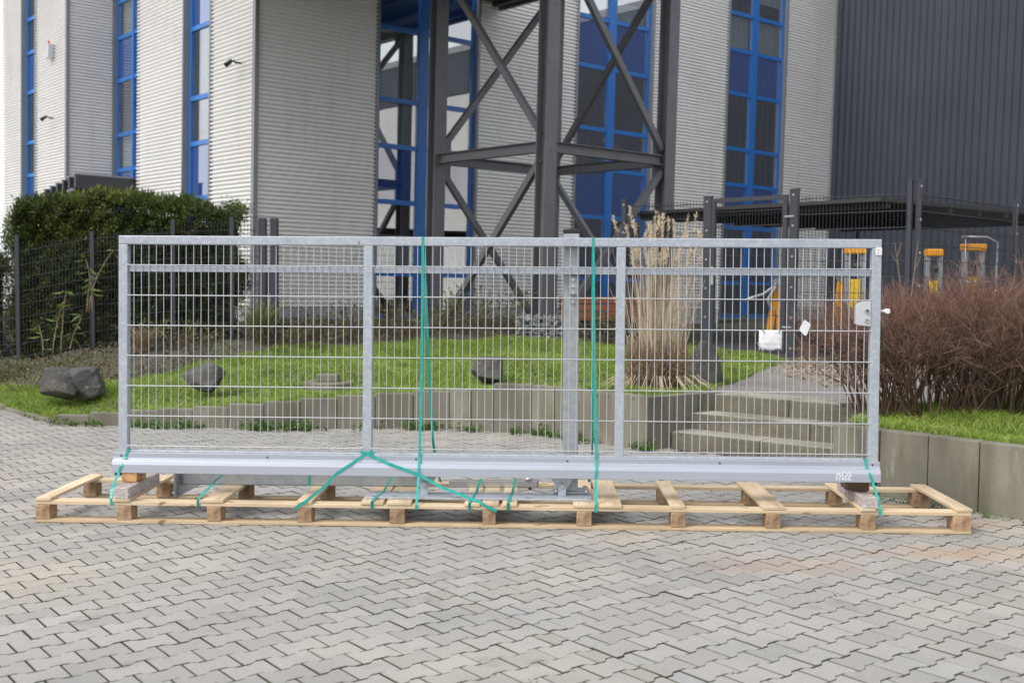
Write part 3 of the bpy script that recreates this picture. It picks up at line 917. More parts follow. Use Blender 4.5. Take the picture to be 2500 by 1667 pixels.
ribs(HC, -FD, NF, 0.0, 11.0, .4, 10.3, .19, .035, 'hall_cladding', hall)
ribs(HC, -FD, NF, 11.0, 32.0, 8.7, 10.3, .19, .035, 'hall_cladding', hall)
corrugated('wall', HC, -FD, NF, 11.0, 32.0, .4, 8.66, parent=hall)
part('roof', plank(HC, -FD, NF, -4, 32.1, -12, .06, 10.3, 10.55), 'trim_grey', hall)
part('end_wall', plank(HC - FD * 32, GD, -FD, 0, 12, -.1, .02, .4, 10.3), 'hall_cladding', hall)

# ------------------------------------------------------------------ steel tower
T2 = Vector((.444, 17.0, 0)); T1 = T2 + FD * 2.88; T3 = T2 + GD * 2.61; T4 = T1 + GD * 2.61
tower = thing('steel_tower', 'dark grey cross braced steel tower standing before the office block', 'tower', (T2.x, T2.y, .7), far=True)


def hcol(P, z0, z1, b=.23, h=.23, tf=.022, tw=.014):
    m = MB()
    for s in (-1, 1):
        c = P + FD * (s * (h - tf) / 2)
        plank(c, GD, FD, -b / 2, b / 2, -tf / 2, tf / 2, z0, z1, m)
    plank(P, GD, FD, -tw / 2, tw / 2, -(h / 2 - tf), h / 2 - tf, z0, z1, m)
    return m


for P in (T2, T1, T3, T4):
    c = part('column', hcol(P, .4, 7.06), 'tower_steel', tower)
    part('base_plate', plank(P, GD, FD, -.19, .19, -.19, .19, .66, .69), 'tower_steel', c)
ORDER = (T2, T1, T4, T3)
for i4 in range(4):
    a, b = ORDER[i4], ORDER[(i4 + 1) % 4]
    d = (b - a).normalized(); L = (b - a).length
    sdv = UP.cross(d)
    for z in (3.62, 6.95):
        m = MB()
        for zz in (z - .075, z + .075):
            plank(a, d, sdv, .12, L - .12, -.07, .07, zz - .006, zz + .006, m)
        plank(a, d, sdv, .12, L - .12, -.006, .006, z - .069, z + .069, m)
        part('beam', m, 'tower_steel', tower)
    # one diagonal in each panel, turning round the tower
    for s, e in ((3.80, 6.78), (3.44, .62)):
        p = a + d * .10 + UP * s; q = b - d * .10 + UP * e
        br = part('brace', MB().bar(p, q, .085, .105), 'tower_steel', tower)
        for r, sg in ((p, 1), (q, -1)):
            part('gusset', plank(r, d, sdv, -.06 if sg > 0 else -.16, .16 if sg > 0 else .06, -.06, -.046, -.14, .14), 'tower_steel', br)
platform = thing('steel_platform', 'dark steel walkway overhead between the tower and the building', 'platform', tuple(C0 + GD * 3.5 + NG * 3 + UP * 7.1), far=True)
part('deck', plank(C0, GD, NG, -2.4, 5.28, .08, 5.9, 7.16, 7.30), 'soffit', platform)
for k in range(10):
    part('joist', plank(C0, GD, NG, -2.1 + k * .8, -2.0 + k * .8, .1, 5.8, 7.08, 7.16), 'soffit', platform)
em = MB(); plank(C0, GD, NG, 5.28, 5.36, .06, 5.9, 7.03, 7.36, em); plank(C0, GD, NG, -2.48, -2.40, .06, 5.9, 7.03, 7.36, em); plank(C0, GD, NG, -2.48, 5.36, 5.9, 5.98, 7.03, 7.36, em)
part('edge_channel', em, 'tower_steel', platform)
dp = T1 + FD * .17 - GD * .02
solo('drain_pipe', MB().tube([FAR @ (dp + UP * .7), FAR @ (dp + UP * 7.0)], .028, 10), 'machine_silver', 'thin pale pipe running up the left column of the steel tower', 'pipe', smooth=True)

# ------------------------------------------------------------------ entrance canopy, lamps and alarm on the left facade
can = thing('entrance_canopy', 'dark stepped metal entrance canopy jutting above the hedge', 'canopy', tuple(C0 + FD * 8 + UP * 3.2), far=True)
E0 = C0 + FD * 5.75
ez = 3.10
for k in range(6):
    l = 5.72 + .27 * k; z1 = 3.55 - .055 * k
    part('beam', plank(C0, FD, NF, l, l + .11, -1.1, 1.25 + .04 * k, z1 - .26, z1), 'fence_steel', can)
    part('rib_cap', plank(C0, FD, NF, l - .01, l + .12, -1.1, 1.27 + .04 * k, z1, z1 + .03), 'trim_grey', can)
part('gutter', MB().tube([C0 + FD * 5.75 + NF * 1.28 + UP * 3.24, C0 + FD * 7.2 + NF * 1.5 + UP * 2.98], .035, 8), 'trim_grey', can)
for l in (5.9, 7.1):
    part('post', plank(C0, FD, NF, l, l + .12, .95, 1.07, .4, 3.0), 'fence_steel', can)


def spot(label, l, z, s=1.0):
    P = C0 + FD * l + UP * z
    t = thing('wall_spotlight', label, 'spotlight', tuple(P), 'lamps on the left facade', far=True)
    part('bracket', MB().tube([P + NF * .02, P + NF * .16 * s, P + NF * .22 * s + UP * .03], .022 * s, 6), 'black_plastic', t)
    h = P + NF * .27 * s + UP * .01; d = (NF * .5 + FD * .6 - UP * .55).normalized()
    part('lamp_head', MB().tube([h - d * .03 * s, h + d * .02 * s, h + d * .16 * s], [.04 * s, .05 * s, .06 * s], 10), 'black_plastic', t, smooth=True)
    return t


spot('black spotlight on the white cladding left of the building corner', .55, 5.32, .8)
spot('small black spotlight on the far left white wing above the canopy', 11.35, 5.38, .8)
P = C0 + FD * 11.45 + UP * 7.05
al = thing('alarm_siren', 'grey alarm siren box with red strobe on the far left wing', 'alarm', tuple(P), far=True)
part('case', plank(P, FD, NF, -.13, .13, .02, .16, -.18, .18), 'lock_grey', al, bevel=.02)
part('strobe', MB().tube([P + NF * .1 + UP * .18, P + NF * .1 + UP * .21, P + NF * .1 + UP * .27], [.035, .035, .02], 10), 'red_lens', al, smooth=True)
P = C0 + FD * 11.3 + UP * 3.42
al = thing('alarm_siren', 'small red and white alarm unit low beside the canopy', 'alarm', tuple(P), far=True)
part('case', plank(P, FD, NF, -.05, .09, .02, .14, -.06, .06), 'white_plastic', al, bevel=.01)
part('lens', plank(P, FD, NF, .09, .16, .03, .13, -.055, .055), 'red_lens', al, bevel=.01)

# ================================================================== PALLET AND WHAT LIES ON IT
PYAW = -.0199
pe = Vector((math.cos(PYAW), math.sin(PYAW), 0)); pn = Vector((-math.sin(PYAW), math.cos(PYAW), 0)); PO = Vector((-3.077, 7.157, 0))


def pp(u, v, z):
    return PO + pe * u + pn * v + UP * z


def child_box(name, mat, parent, frame, u0, u1, v0, v1, z0, z1, bevel=.003):
    """box whose own axes follow the frame (rotated object), so wood grain runs along it"""
    o = link(bpy.data.objects.new(name, mesh_of(name, MB().box(-(u1 - u0) / 2, (u1 - u0) / 2, -(v1 - v0) / 2, (v1 - v0) / 2, -(z1 - z0) / 2, (z1 - z0) / 2), mat)), parent)
    c = frame((u0 + u1) / 2, (v0 + v1) / 2, (z0 + z1) / 2)
    b = BASES.get(parent.name, Vector()) if parent is not None else Vector()
    o.location = c - b
    o.rotation_euler = (0, 0, PYAW)
    if bevel:
        md = o.modifiers.new('bevel', 'BEVEL'); md.width = bevel; md.segments = 2
    return o


pallet = thing('pallet', 'six metre long pine pallet carrying the galvanised gate', 'pallet', tuple(pp(3.01, .44, 0)))
for v in (0.0, .772):
    child_box('bottom_board', 'pine_weathered', pallet, pp, .0, 6.02, v, v + .105, 0.001, .022)
    child_box('stringer', 'pine', pallet, pp, .004, 6.016, v + .002, v + (.112 if v == 0 else .105), .118, .141)
BL = [(.001, .089), (.528, .094), (1.117, .087), (1.704, .089), (2.30, .095), (2.898, .083), (3.503, .095), (4.107, .093), (4.714, .09), (5.318, .09), (5.903, .114)]
for u, w in BL:
    for v in (-.002, .756):
        child_box('block', 'chipboard', pallet, pp, u, u + w, v + random.uniform(-.002, .002), v + .12, .023, .117, .002)
SL = [(.003, .095), (.514, .099), (1.082, .139), (1.70, .098), (2.112, .145), (2.277, .159), (2.783, .10), (2.893, .108), (3.024, .094), (3.483, .141), (3.644, .147), (4.105, .093), (4.689, .142), (5.313, .096), (5.922, .101)]
for u, w in SL:
    o = child_box('slat', 'pine_cross', pallet, pp, u, u + w, -.004 + random.uniform(-.004, .004), .882 + random.uniform(-.006, .004), .142, .163)
    o.rotation_euler.z += random.uniform(-.006, .006)

nl = MB()
for u, w in SL:
    for v in (.035, .075, .80, .845):
        for q in (.25, .75):
            a_ = pp(u + w * q, v + random.uniform(-.01, .01), .163)
            nl.tube([a_, a_ + UP * .0008], .0042, 6)
part('nail_heads', nl, 'steel_dark', pallet, kind='stuff')
# wrapped bearers and packing blocks under the gate
ZS = .163
for u, lab in ((.512, 'film wrapped timber bearer under the left end of the gate'), (5.325, 'film wrapped timber bearer under the right end of the gate')):
    t = thing('timber_bearer', lab, 'timber', tuple(pp(u + .05, .3, ZS)), 'film wrapped bearers')
    child_box('beam', 'wood_grey', t, pp, u, u + .092, -.006, .60, ZS + .001, ZS + .066)
    child_box('film', 'film', t, pp, u - .0035, u + .0955, -.010, .604, ZS + .0005, ZS + .070, .004)
ZB = ZS + .070
b1 = child_box('packing_block', 'wood_orange', None, pp, .492, .592, .19, .37, ZB + .001, ZB + .066)
props(b1, 'orange end grain packing block under the left end of the gate rail', 'wood block', 'packing blocks')
b2 = child_box('packing_block', 'wood_dark', None, pp, 5.285, 5.425, .20, .38, ZB + .001, ZB + .074)
props(b2, 'dark reddish packing block under the right end of the gate rail', 'wood block', 'packing blocks')

# lying post with its foot plate
bp_ = thing('steel_beam', 'long galvanised square tube with foot plate lying behind the gate rail', 'steel tube', tuple(pp(1.66, .58, ZS)))
part('tube', MB().hexa([pp(.80, .50, ZS), pp(2.50, .53, ZS), pp(2.50, .65, ZS), pp(.80, .62, ZS), pp(.80, .50, ZS + .12), pp(2.50, .53, ZS + .12), pp(2.50, .65, ZS + .12), pp(.80, .62, ZS + .12)]), 'galvanised_dull', bp_, bevel=.008)
fp = MB().hexa([pp(.755, .44, ZS - .085), pp(.770, .44, ZS - .085), pp(.770, .70, ZS - .085), pp(.755, .70, ZS - .085), pp(.755, .44, ZS + .19), pp(.770, .44, ZS + .19), pp(.770, .70, ZS + .19), pp(.755, .70, ZS + .19)])
part('foot_plate', fp, 'galvanised_dull', bp_, bevel=.003)
gs = MB().prism([pp(.77, .50, ZS - .003), pp(.92, .505, ZS - .003), pp(.77, .50, ZS - .08)], pn * .012)
part('gusset', gs, 'galvanised_dull', bp_)
for zz in (ZS - .055, ZS + .03):
    part('bolt', MB().tube([pp(.756, .47, zz), pp(.742, .47, zz)], .011, 6), 'steel_bright', bp_)

# roller plate with two carriages
rp = thing('roller_plate', 'flat galvanised base plate with two roller brackets resting on the pallet slats', 'base plate', tuple(pp(2.87, .19, ZS)))
part('plate', MB().hexa([pp(2.13, .085, ZS + .001), pp(3.605, .10, ZS + .001), pp(3.605, .288, ZS + .001), pp(2.13, .275, ZS + .001), pp(2.13, .085, ZS + .014), pp(3.605, .10, ZS + .014), pp(3.605, .288, ZS + .014), pp(2.13, .275, ZS + .014)]), 'galvanised', rp, bevel=.002)
for u in (2.16, 2.30, 2.72, 3.05, 3.18, 3.57):
    for v in (.105, .255):
        part('slot', MB().hexa([pp(u, v, ZS + .0142), pp(u + .035, v, ZS + .0142), pp(u + .035, v + .012, ZS + .0142), pp(u, v + .012, ZS + .0142), pp(u, v, ZS + .0146), pp(u + .035, v, ZS + .0146), pp(u + .035, v + .012, ZS + .0146), pp(u, v + .012, ZS + .0146)]), 'steel_dark', rp)
zt = .31
for u, mt in ((2.50, 'galvanised_dull'), (3.41, 'galvanised')):
    br = part('bracket', MB().prism([pp(u - .025, .20, ZS + .06), pp(u + .03, .20, ZS + .06), pp(u + .085, .20, zt), pp(u - .085, .20, zt)], pn * .008), mt, rp)
    part('cheek', MB().prism([pp(u - .023, .188, ZS + .014), pp(u + .028, .188, ZS + .014), pp(u + .028, .188, ZS + .098), pp(u - .023, .188, ZS + .098)], pn * .010), 'galvanised', br, bevel=.002)
    part('side_plate', MB().prism([pp(u + .03, .208, ZS + .06), pp(u + .085, .208, zt), pp(u + .085, .33, zt), pp(u + .03, .33, ZS + .06)], pe * .006), 'galvanised_dull', br)
    part('bolt', MB().tube([pp(u + .003, .189, ZS + .08), pp(u + .003, .176, ZS + .08)], .013, 6), 'steel_bright', br)
    part('washer', MB().tube([pp(u + .003, .189, ZS + .08), pp(u + .003, .1855, ZS + .08)], .019, 14), 'galvanised_dull', br)

# receiving post standing behind the gate
post = thing('gate_post', 'upright galvanised square post with black cap behind the gate', 'post', (.41, 7.42, ZS + .015))
px, py_ = .398, 7.37
lx = -.0095
part('tube', MB().hexa([Vector((px - .05, py_, .19)), Vector((px + .05, py_ - .002, .19)), Vector((px + .05, py_ + .10, .19)), Vector((px - .05, py_ + .10, .19)),
                        Vector((px - .05 + lx, py_, 1.905)), Vector((px + .05 + lx, py_ - .002, 1.905)), Vector((px + .05 + lx, py_ + .10, 1.905)), Vector((px - .05 + lx, py_ + .10, 1.905))]), 'galvanised_dull', post, bevel=.006)
part('cap', MB().box(px - .055 + lx, px + .055 + lx, py_ - .005, py_ + .105, 1.906, 1.932), 'black_plastic', post, bevel=.004)
part('foot_plate', MB().box(px - .115, px + .125, py_ - .03, py_ + .14, ZS + .016, ZS + .031), 'galvanised_dull', post, bevel=.002)
for dx in (-.095, .105):
    for dy in (-.012, .12):
        bo = part('bolt', MB().tube([(px + dx, py_ + dy, ZS + .031), (px + dx, py_ + dy, ZS + .045)], .014, 6), 'steel_bright', post)
        part('washer', MB().tube([(px + dx, py_ + dy, ZS + .0312), (px + dx, py_ + dy, ZS + .035)], .022, 14), 'steel_bright', bo)
part('catch', MB().box(px - .02, px + .028, py_ - .03, py_ - .003, 1.50, 1.62), 'galvanised_dull', post, bevel=.003)
for zz in (1.455, 1.515, 1.56, 1.60):
    part('bolt', MB().tube([(px, py_ - .002, zz), (px, py_ - .038, zz)], .012, 8), 'steel_bright', post)
part('latch_bar', MB().box(px - .035, px + .035, py_ - .035, py_ - .03, 1.548, 1.556), 'steel_bright', post)

# short square tube
st = thing('square_tube', 'short bright steel tube with clamp lying on the middle slats', 'steel tube', tuple(pp(2.95, .54, ZS)))
part('tube', MB().hexa([pp(2.64, .515, ZS + .001), pp(3.253, .552, ZS + .001), pp(3.253, .602, ZS + .001), pp(2.64, .565, ZS + .001), pp(2.64, .515, ZS + .05), pp(3.253, .552, ZS + .05), pp(3.253, .602, ZS + .05), pp(2.64, .565, ZS + .05)]), 'steel_bright', st, bevel=.004)
part('end_cap', MB().hexa([pp(3.254, .552, ZS), pp(3.258, .552, ZS), pp(3.258, .603, ZS), pp(3.254, .603, ZS), pp(3.254, .552, ZS + .051), pp(3.258, .552, ZS + .051), pp(3.258, .603, ZS + .051), pp(3.254, .603, ZS + .051)]), 'black_plastic', st)
part('clamp', MB().tube([pp(3.19, .555, ZS + .05), pp(3.19, .555, ZS + .062), pp(3.20, .56, ZS + .085)], [.026, .024, .008], 10), 'steel_bright', st, smooth=True)
part('knob', MB().tube([pp(3.20, .545, ZS + .002), pp(3.20, .545, ZS - .012)], .011, 8), 'black_plastic', st)

# ================================================================== SLIDING GATE
GY_ = -.0374
ge = Vector((math.cos(GY_), math.sin(GY_), 0)); gn = Vector((-math.sin(GY_), math.cos(GY_), 0)); GO = Vector((-2.6123, 7.355, 0)); LEAN = .0295


def gp(u, v, z):
    z = z + .0022 * u
    return GO + ge * u + gn * (v + LEAN * z) + UP * z


gate = thing('sliding_gate', 'galvanised steel mesh sliding gate leaf strapped upright on the pallet', 'gate', tuple(gp(2.5, .02, .30)))


def gbox(name, mat, u0, u1, v0, v1, z0, z1, parent=None, bevel=.005, smooth=False):
    return part(name, MB().box(u0, u1, v0, v1, z0, z1, gp), mat, parent or gate, bevel=bevel, smooth=smooth)


ZT, ZB_ = 1.866, .428
gbox('top_rail', 'galvanised', -.002, 4.996, 0, .06, 1.808, ZT)
for u0, u1 in ((-.002, .059), (1.631, 1.692), (3.29, 3.350), (4.935, 4.997)):
    gbox('upright', 'galvanised', u0, u1, .0005, .0595, ZB_ - .05, 1.8075)
BAYS = ((.060, 1.630), (1.693, 3.289), (3.351, 4.934))
for u0, u1 in BAYS:
    gbox('mid_rail', 'galvanised', u0, u1, .018, .058, 1.628, 1.666, bevel=.003)
gbox('bottom_rail', 'galvanised', .0595, 4.934, .001, .058, .380, .4445)
# mesh: every rod its own part
W0 = (.10, 1.738, 3.396)
for (u0, u1), w0 in zip(BAYS, W0):
    k = 0
    while w0 + .05 * k < u1 - .012:
        u = w0 + .05 * k; k += 1
        part('vertical_rod', MB().tube([gp(u, .0095, .446), gp(u, .0095, 1.806)], .0027, 6, False), 'wire', gate, smooth=True)
    for q in range(7):
        z = .4725 + .2 * q
        part('horizontal_rod', MB().tube([gp(u0 - .001, .0035, z), gp(u1 + .001, .0035, z)], .0038, 6, False), 'wire', gate, smooth=True)
    wd = MB()
    for q in range(7):
        for uu in (u0 + .003, u1 - .003):
            wd.tube([gp(uu - .004, .003, .4725 + .2 * q), gp(uu + .004, .003, .4725 + .2 * q)], .0065, 6)
    part('weld_beads', wd, 'wire', gate)
# aluminium running rail with its raised lower half
prof = [(.058, .428), (-.004, .428), (-.004, .398), (-.006, .386), (-.022, .378), (-.030, .352), (-.031, .297), (.09, .297), (.09, .352), (.058, .376)]
rail = part('running_rail', MB().prism([gp(-.034, v, z) for v, z in prof], gp(5.008, 0, .3) - gp(-.034, 0, .3)), 'aluminium', gate, bevel=.002)
for u in (.021, 1.0, 1.988, 2.983, 3.975, 4.96):
    part('screw', MB().tube([gp(u, -.0042, .408), gp(u, -.0085, .408)], .0065, 8), 'steel_dark', rail)
for u in (-.012, 4.985):
    part('roller', MB().tube([gp(u, .01, .283), gp(u, .05, .283)], .019, 16), 'rubber', gate, smooth=False)
    part('roller_bracket', MB().tube([gp(u - .015, .008, .297), gp(u - .017, .008, .276), gp(u, .008, .262), gp(u + .017, .008, .276), gp(u + .015, .008, .297)], .003, 6), 'steel_bright', gate)
# lettering on the rail
for txt, z, sz in (('AOS', .334, .043), ('STAHL', .3105, .0285)):
    cu = bpy.data.curves.new('lettering', 'FONT'); cu.body = txt; cu.size = sz; cu.extrude = .0004
    cu.offset = .0004
    tmp = bpy.data.objects.new('tmp', cu); COL.objects.link(tmp)
    me = bpy.data.meshes.new_from_object(tmp.evaluated_get(bpy.context.evaluated_depsgraph_get()))
    bpy.data.objects.remove(tmp)
    xs_ = [v.co.x for v in me.vertices]; k = .103 / (max(xs_) - min(xs_)); mn = min(xs_)
    b = BASES[gate.name]
    for v in me.vertices:
        x, y, zz = v.co
        v.co = gp(4.718 + (x - mn) * k, -.0318 - zz, z + y) - b
    me.materials.clear(); me.materials.append(MATS['lettering'])
    link(bpy.data.objects.new('lettering', me), rail)
# lock case
lo = MB().prism([gp(u, -.004, z) for u, z in ((4.838, 1.435), (4.838, 1.318), (4.86, 1.310), (4.934, 1.304), (4.934, 1.466), (4.895, 1.465), (4.858, 1.455))], gn * .05)
lock = part('lock_case', lo, 'lock_grey', gate, bevel=.003)
part('handle_boss', MB().tube([gp(4.906, -.0042, 1.404), gp(4.906, -.018, 1.404)], .015, 16), 'steel_bright', lock)
part('handle_hole', MB().tube([gp(4.906, -.0182, 1.404), gp(4.906, -.019, 1.404)], .009, 12), 'steel_dark', lock)
part('lock_cylinder', MB().tube([gp(4.908, -.0042, 1.34), gp(4.908, -.010, 1.34)], .017, 16), 'steel_bright', lock)
part('keyhole', MB().tube([gp(4.908, -.0102, 1.343), gp(4.908, -.011, 1.343)], .006, 8), 'steel_dark', lock)
part('latch_pin', MB().tube([gp(4.997, .03, 1.403), gp(5.025, .03, 1.403)], .008, 10), 'white_plastic', gate, smooth=False)
part('latch_hook', MB().prism([gp(u, .015, z) for u, z in ((5.022, 1.408), (5.03, 1.418), (5.055, 1.419), (5.062, 1.412), (5.062, 1.392), (5.052, 1.385), (5.035, 1.389), (5.022, 1.398))], gn * .03), 'white_plastic', gate, bevel=.004)
tp = gbox('stop_plate', 'white_plastic', 4.956, 4.9965, -.006, .0005, 1.762, 1.812, bevel=.003)
for z in (1.776, 1.797):
    part('plate_hole', MB().tube([gp(4.972, -.006, z), gp(4.972, -.0066, z)], .004, 8), 'steel_dark', tp)
part('weld_mark', MB().box(1.598, 1.603, -.0016, .0004, 1.812, 1.836, gp), 'wood_dark', gate)

# paper in a plastic bag and a tag on the mesh
bag = thing('document_bag', 'clear plastic bag with white papers cable tied to the mesh', 'bag', tuple(gp(4.29, -.005, 1.21)))
bg = MB(); nx, nz_ = 13, 11
for i in range(nx):
    for j in range(nz_):
        u = 4.216 + .150 * i / (nx - 1); z = 1.146 + .130 * j / (nz_ - 1)
        e = min(i, nx - 1 - i) / 6 * min(j, nz_ - 1 - j) / 5
        bg.v.append(tuple(gp(u, -.006 - .010 * e ** .4 - .003 * math.sin(i * 1.7 + j * .9) - .002 * math.sin(j * 2.1), z + .004 * math.sin(i * .8) * (j < 2))))
for i in range(nx - 1):
    for j in range(nz_ - 1):
        a = i * nz_ + j
        bg.f.append((a, a + nz_, a + nz_ + 1, a + 1))
sh = part('sheet', bg, 'paper', bag, smooth=True)
sh.modifiers.new('solid', 'SOLIDIFY').thickness = .002
fl = MB(); fl.add([gp(4.205, -.008, 1.190), gp(4.218, -.012, 1.205), gp(4.25, -.013, 1.146), gp(4.235, -.010, 1.142)], [(0, 1, 2, 3)])
part('film_edge', fl, 'film', bag)
for u, z, du in ((4.245, 1.272, .012), (4.345, 1.272, -.012), (4.222, 1.165, .03), (4.362, 1.165, -.03)):
    part('cable_tie', MB().tube([gp(u - du, -.004, z + .008), gp(u, -.014, z), gp(u + du * .3, -.017, z - .02)], .0022, 6), 'black_plastic', bag)
tg = MB()
outl = [(4.476, 1.283), (4.478, 1.29), (4.503, 1.341), (4.511, 1.343), (4.545, 1.319), (4.547, 1.308), (4.522, 1.244), (4.512, 1.241), (4.480, 1.272)]
tg.prism([gp(u, -.006 + .01 * (u - 4.476), z) for u, z in outl], gn * .0015)
solo('label_tag', tg, 'paper', 'small white card tag hanging crooked on the gate mesh', 'tag', bevel=0)

# ------------------------------------------------------------------ teal strapping bands
SW = .0085


def band(label, pts, side, thick):
    return solo('strapping_band', MB().ribbon(pts, side, thick), 'strap_teal', label, 'strap', 'teal strapping bands', base=None)


e1, n1 = ge * SW, gn * -.0012
band('tall teal band over the gate, left of the upright post', [pp(2.472, -.006, .116), pp(2.472, -.006, .146), gp(2.010, -.034, .300), gp(2.0115, -.034, .352), gp(2.013, -.009, .42), gp(2.021, -.0025, 1.0), gp(2.022, -.0025, ZT + .0012),
      gp(2.024, .062, ZT + .0012), gp(2.05, .064, 1.2), gp(2.075, .20, .52), gp(2.09, .31, .30), pp(2.55, .886, .142), pp(2.55, .886, .116)], e1, [n1] * 6 + [UP * .0012] + [-n1] * 6)
band('tall teal band over the gate, right of the upright post', [pp(3.625, -.009, .114), pp(3.625, -.009, .165), gp(3.170, -.034, .300), gp(3.176, -.034, .352), gp(3.174, -.009, .42), gp(3.152, -.0025, 1.1), gp(3.136, -.0025, ZT + .0012),
      gp(3.136, .062, ZT + .0012), gp(3.140, .064, 1.2), gp(3.150, .22, .52), gp(3.155, .30, .30), pp(3.62, .886, .142), pp(3.62, .886, .116)], e1, [n1] * 6 + [UP * .0012] + [-n1] * 6)
band('short slanting teal band at the left end of the gate', [gp(.070, .03, .448), gp(.067, -.004, .447), gp(.052, -.0065, .40), gp(.033, -.034, .345), gp(.016, -.034, .30), pp(.487, .03, ZS + .06), pp(.495, -.008, .163), pp(.498, -.008, .116)], e1, n1)
band('short slanting teal band at the right end of the gate', [gp(4.908, .03, .448), gp(4.912, -.004, .447), gp(4.922, -.0065, .40), gp(4.940, -.034, .345), gp(4.955, -.034, .30), pp(5.430, .03, ZS + .06), pp(5.433, -.008, .163), pp(5.434, -.008, .114)], e1, n1)
dl = Vector((.55, 0, .83)) * .0095; dr = Vector((-.38, 0, .92)) * .0095
band('teal band running from the gate upright down to the left', [gp(1.706, -.003, .452), gp(1.66, -.0045, .441), gp(1.628, -.0075, .418), gp(1.565, -.034, .375), gp(1.47, -.034, .312), pp(1.86, .09, .24), pp(1.765, -.010, .166), pp(1.69, -.010, .116)], Vector((-.48, 0, .88)) * .0095, n1)
band('long teal band running from the gate upright down to the right', [gp(1.618, -.003, .455), gp(1.66, -.0058, .440), gp(1.72, -.0085, .414), gp(1.82, -.0355, .378), gp(2.02, -.0375, .308), pp(2.62, .10, .245), pp(2.89, -.006, .166), pp(2.93, -.010, .138), pp(2.99, -.010, .115)], Vector((.40, 0, .91)) * .0095, n1)
band('pale teal band wrapped round the lying tube near its foot plate', [pp(1.06, -.008, .114), pp(1.06, -.008, .165), pp(1.10, .25, .24), pp(1.15, .50, ZS + .121), pp(1.152, .63, ZS + .121), pp(1.13, .66, ZS + .02), pp(1.09, .70, .118)], pe * SW, UP * .0012)
band('dark teal band crossing the face of the lying tube', [pp(1.675, .515, ZS + .002), pp(1.675, .5135, ZS + .118), pp(1.675, .53, ZS + .1215), pp(1.675, .63, ZS + .1215)], pe * SW, pn * -.0012)
band('teal band holding the left end of the base plate', [pp(2.185, -.008, .114), pp(2.187, -.008, .166), pp(2.20, .082, ZS + .0155), pp(2.225, .28, ZS + .0155), pp(2.28, .52, .30), pp(2.29, .65, .30)], pe * SW, UP * .0012)
band('teal band over the short tube left of its clamp', [pp(2.815, -.008, .114), pp(2.815, -.008, .166), pp(2.826, .085, ZS + .0155), pp(2.845, .28, ZS + .0155), pp(2.855, .522, ZS + .052), pp(2.858, .582, ZS + .052), pp(2.86, .60, ZS)], pe * SW, UP * .0012)
band('teal band over the short tube beside its clamp', [pp(3.062, -.008, .114), pp(3.062, -.008, .166), pp(3.068, .09, ZS + .0155), pp(3.085, .285, ZS + .0155), pp(3.095, .541, ZS + .052), pp(3.097, .592, ZS + .052), pp(3.10, .61, ZS)], pe * SW, UP * .0012)

# ================================================================== FENCES
def mesh_panel(a, b, z0a, z0b, h, parent, pitch=.05, r=.0038, name='mesh_panel', mat='fence_steel', out=.03):
    """double-rod panel between two posts: rods thinner than a pixel, joined"""
    a, b = Vector((a[0], a[1], 0)), Vector((b[0], b[1], 0)); d = (b - a); L = d.length; d.normalize(); n = Vector((d.y, -d.x, 0))
    A_, B_ = [], []
    k = int(L / pitch)
    for i in range(1, k + 1):
        t = i * pitch; z0 = z0a + (z0b - z0a) * t / L
        p = a + d * t
        A_.append((p.x, p.y, z0)); B_.append((p.x, p.y, z0 + h))
    V1 = sticks(np.array(A_), np.array(B_), r, r)
    A_, B_ = [], []
    for q in range(int(h / .2) + 1):
        for s in (-1, 1):
            o = n * (s * .007)
            za, zb = z0a + q * .2 + .03, z0b + q * .2 + .03
            A_.append((a.x + o.x, a.y + o.y, za)); B_.append((b.x + o.x, b.y + o.y, zb))
    V2 = sticks(np.array(A_), np.array(B_), r * 1.6, r * 1.6)
    V, Fc = join_arrays([V1, V2])
    return raw_part(name, V, Fc, mat, parent)


def fence_post(x, y, z0, z1, parent, w=.06, dirv=(1, 0), cap=True, clips=True, screws=True):
    d = Vector((dirv[0], dirv[1], 0)).normalized(); n = Vector((d.y, -d.x, 0)); P = Vector((x, y, 0))
    p = part('post', plank(P, d, n, -w / 2, w / 2, -.025, .025, z0 - .3, z1), 'fence_steel', parent)
    if cap:
        part('post_cap', plank(P, d, n, -w / 2 - .006, w / 2 + .006, -.031, .031, z1, z1 + .02), 'fence_steel', p)
    if screws:
        m = MB()
        for k in range(int((z1 - z0) / .4) + 1):
            zz = z1 - .06 - k * .4
            m.tube([P + n * .025 + UP * zz, P + n * .04 + UP * zz], .014, 8)
        part('clamp_bolts', m, 'machine_silver', p, kind='stuff')
    return p


lf = thing('mesh_fence', 'anthracite wire mesh fence in front of the dark hedge at left', 'fence', (-6, 17, .5))
FP = [(-9.9, 17.15, .10, 1.95), (-8.7, 17.08, .20, 2.05), (-7.53, 17.0, .29, 2.21), (-6.39, 17.0, .50, 2.27), (-5.16, 17.0, .61, 2.47), (-4.27, 17.0, .65, 2.51)]
for i, (x, y, z0, z1) in enumerate(FP):
    fence_post(x, y, z0, z1, lf, cap=False, screws=False)
    if i + 1 < len(FP):
        q = FP[i + 1]
        mesh_panel((x + .03, y), (q[0] - .03, q[1]), z0 + .03, q[2] + .03, min(z1 - z0, q[3] - q[2]) - .06, lf)
gpst = thing('fence_gate_post', 'pair of stout dark posts where the left fence ends', 'post', (-3.85, 17.1, .68))
for x in (-3.88, -3.70):
    part('post', MB().box(x, x + .11, 17.05, 17.16, .45, 2.50), 'fence_steel', gpst, bevel=.004)
part('lock_bar', MB().box(-3.765, -3.705, 17.07, 17.12, 1.35, 1.75), 'fence_steel', gpst)
mesh_panel((-4.24, 17.03), (-3.89, 17.08), .68, .68, 1.80, gpst)

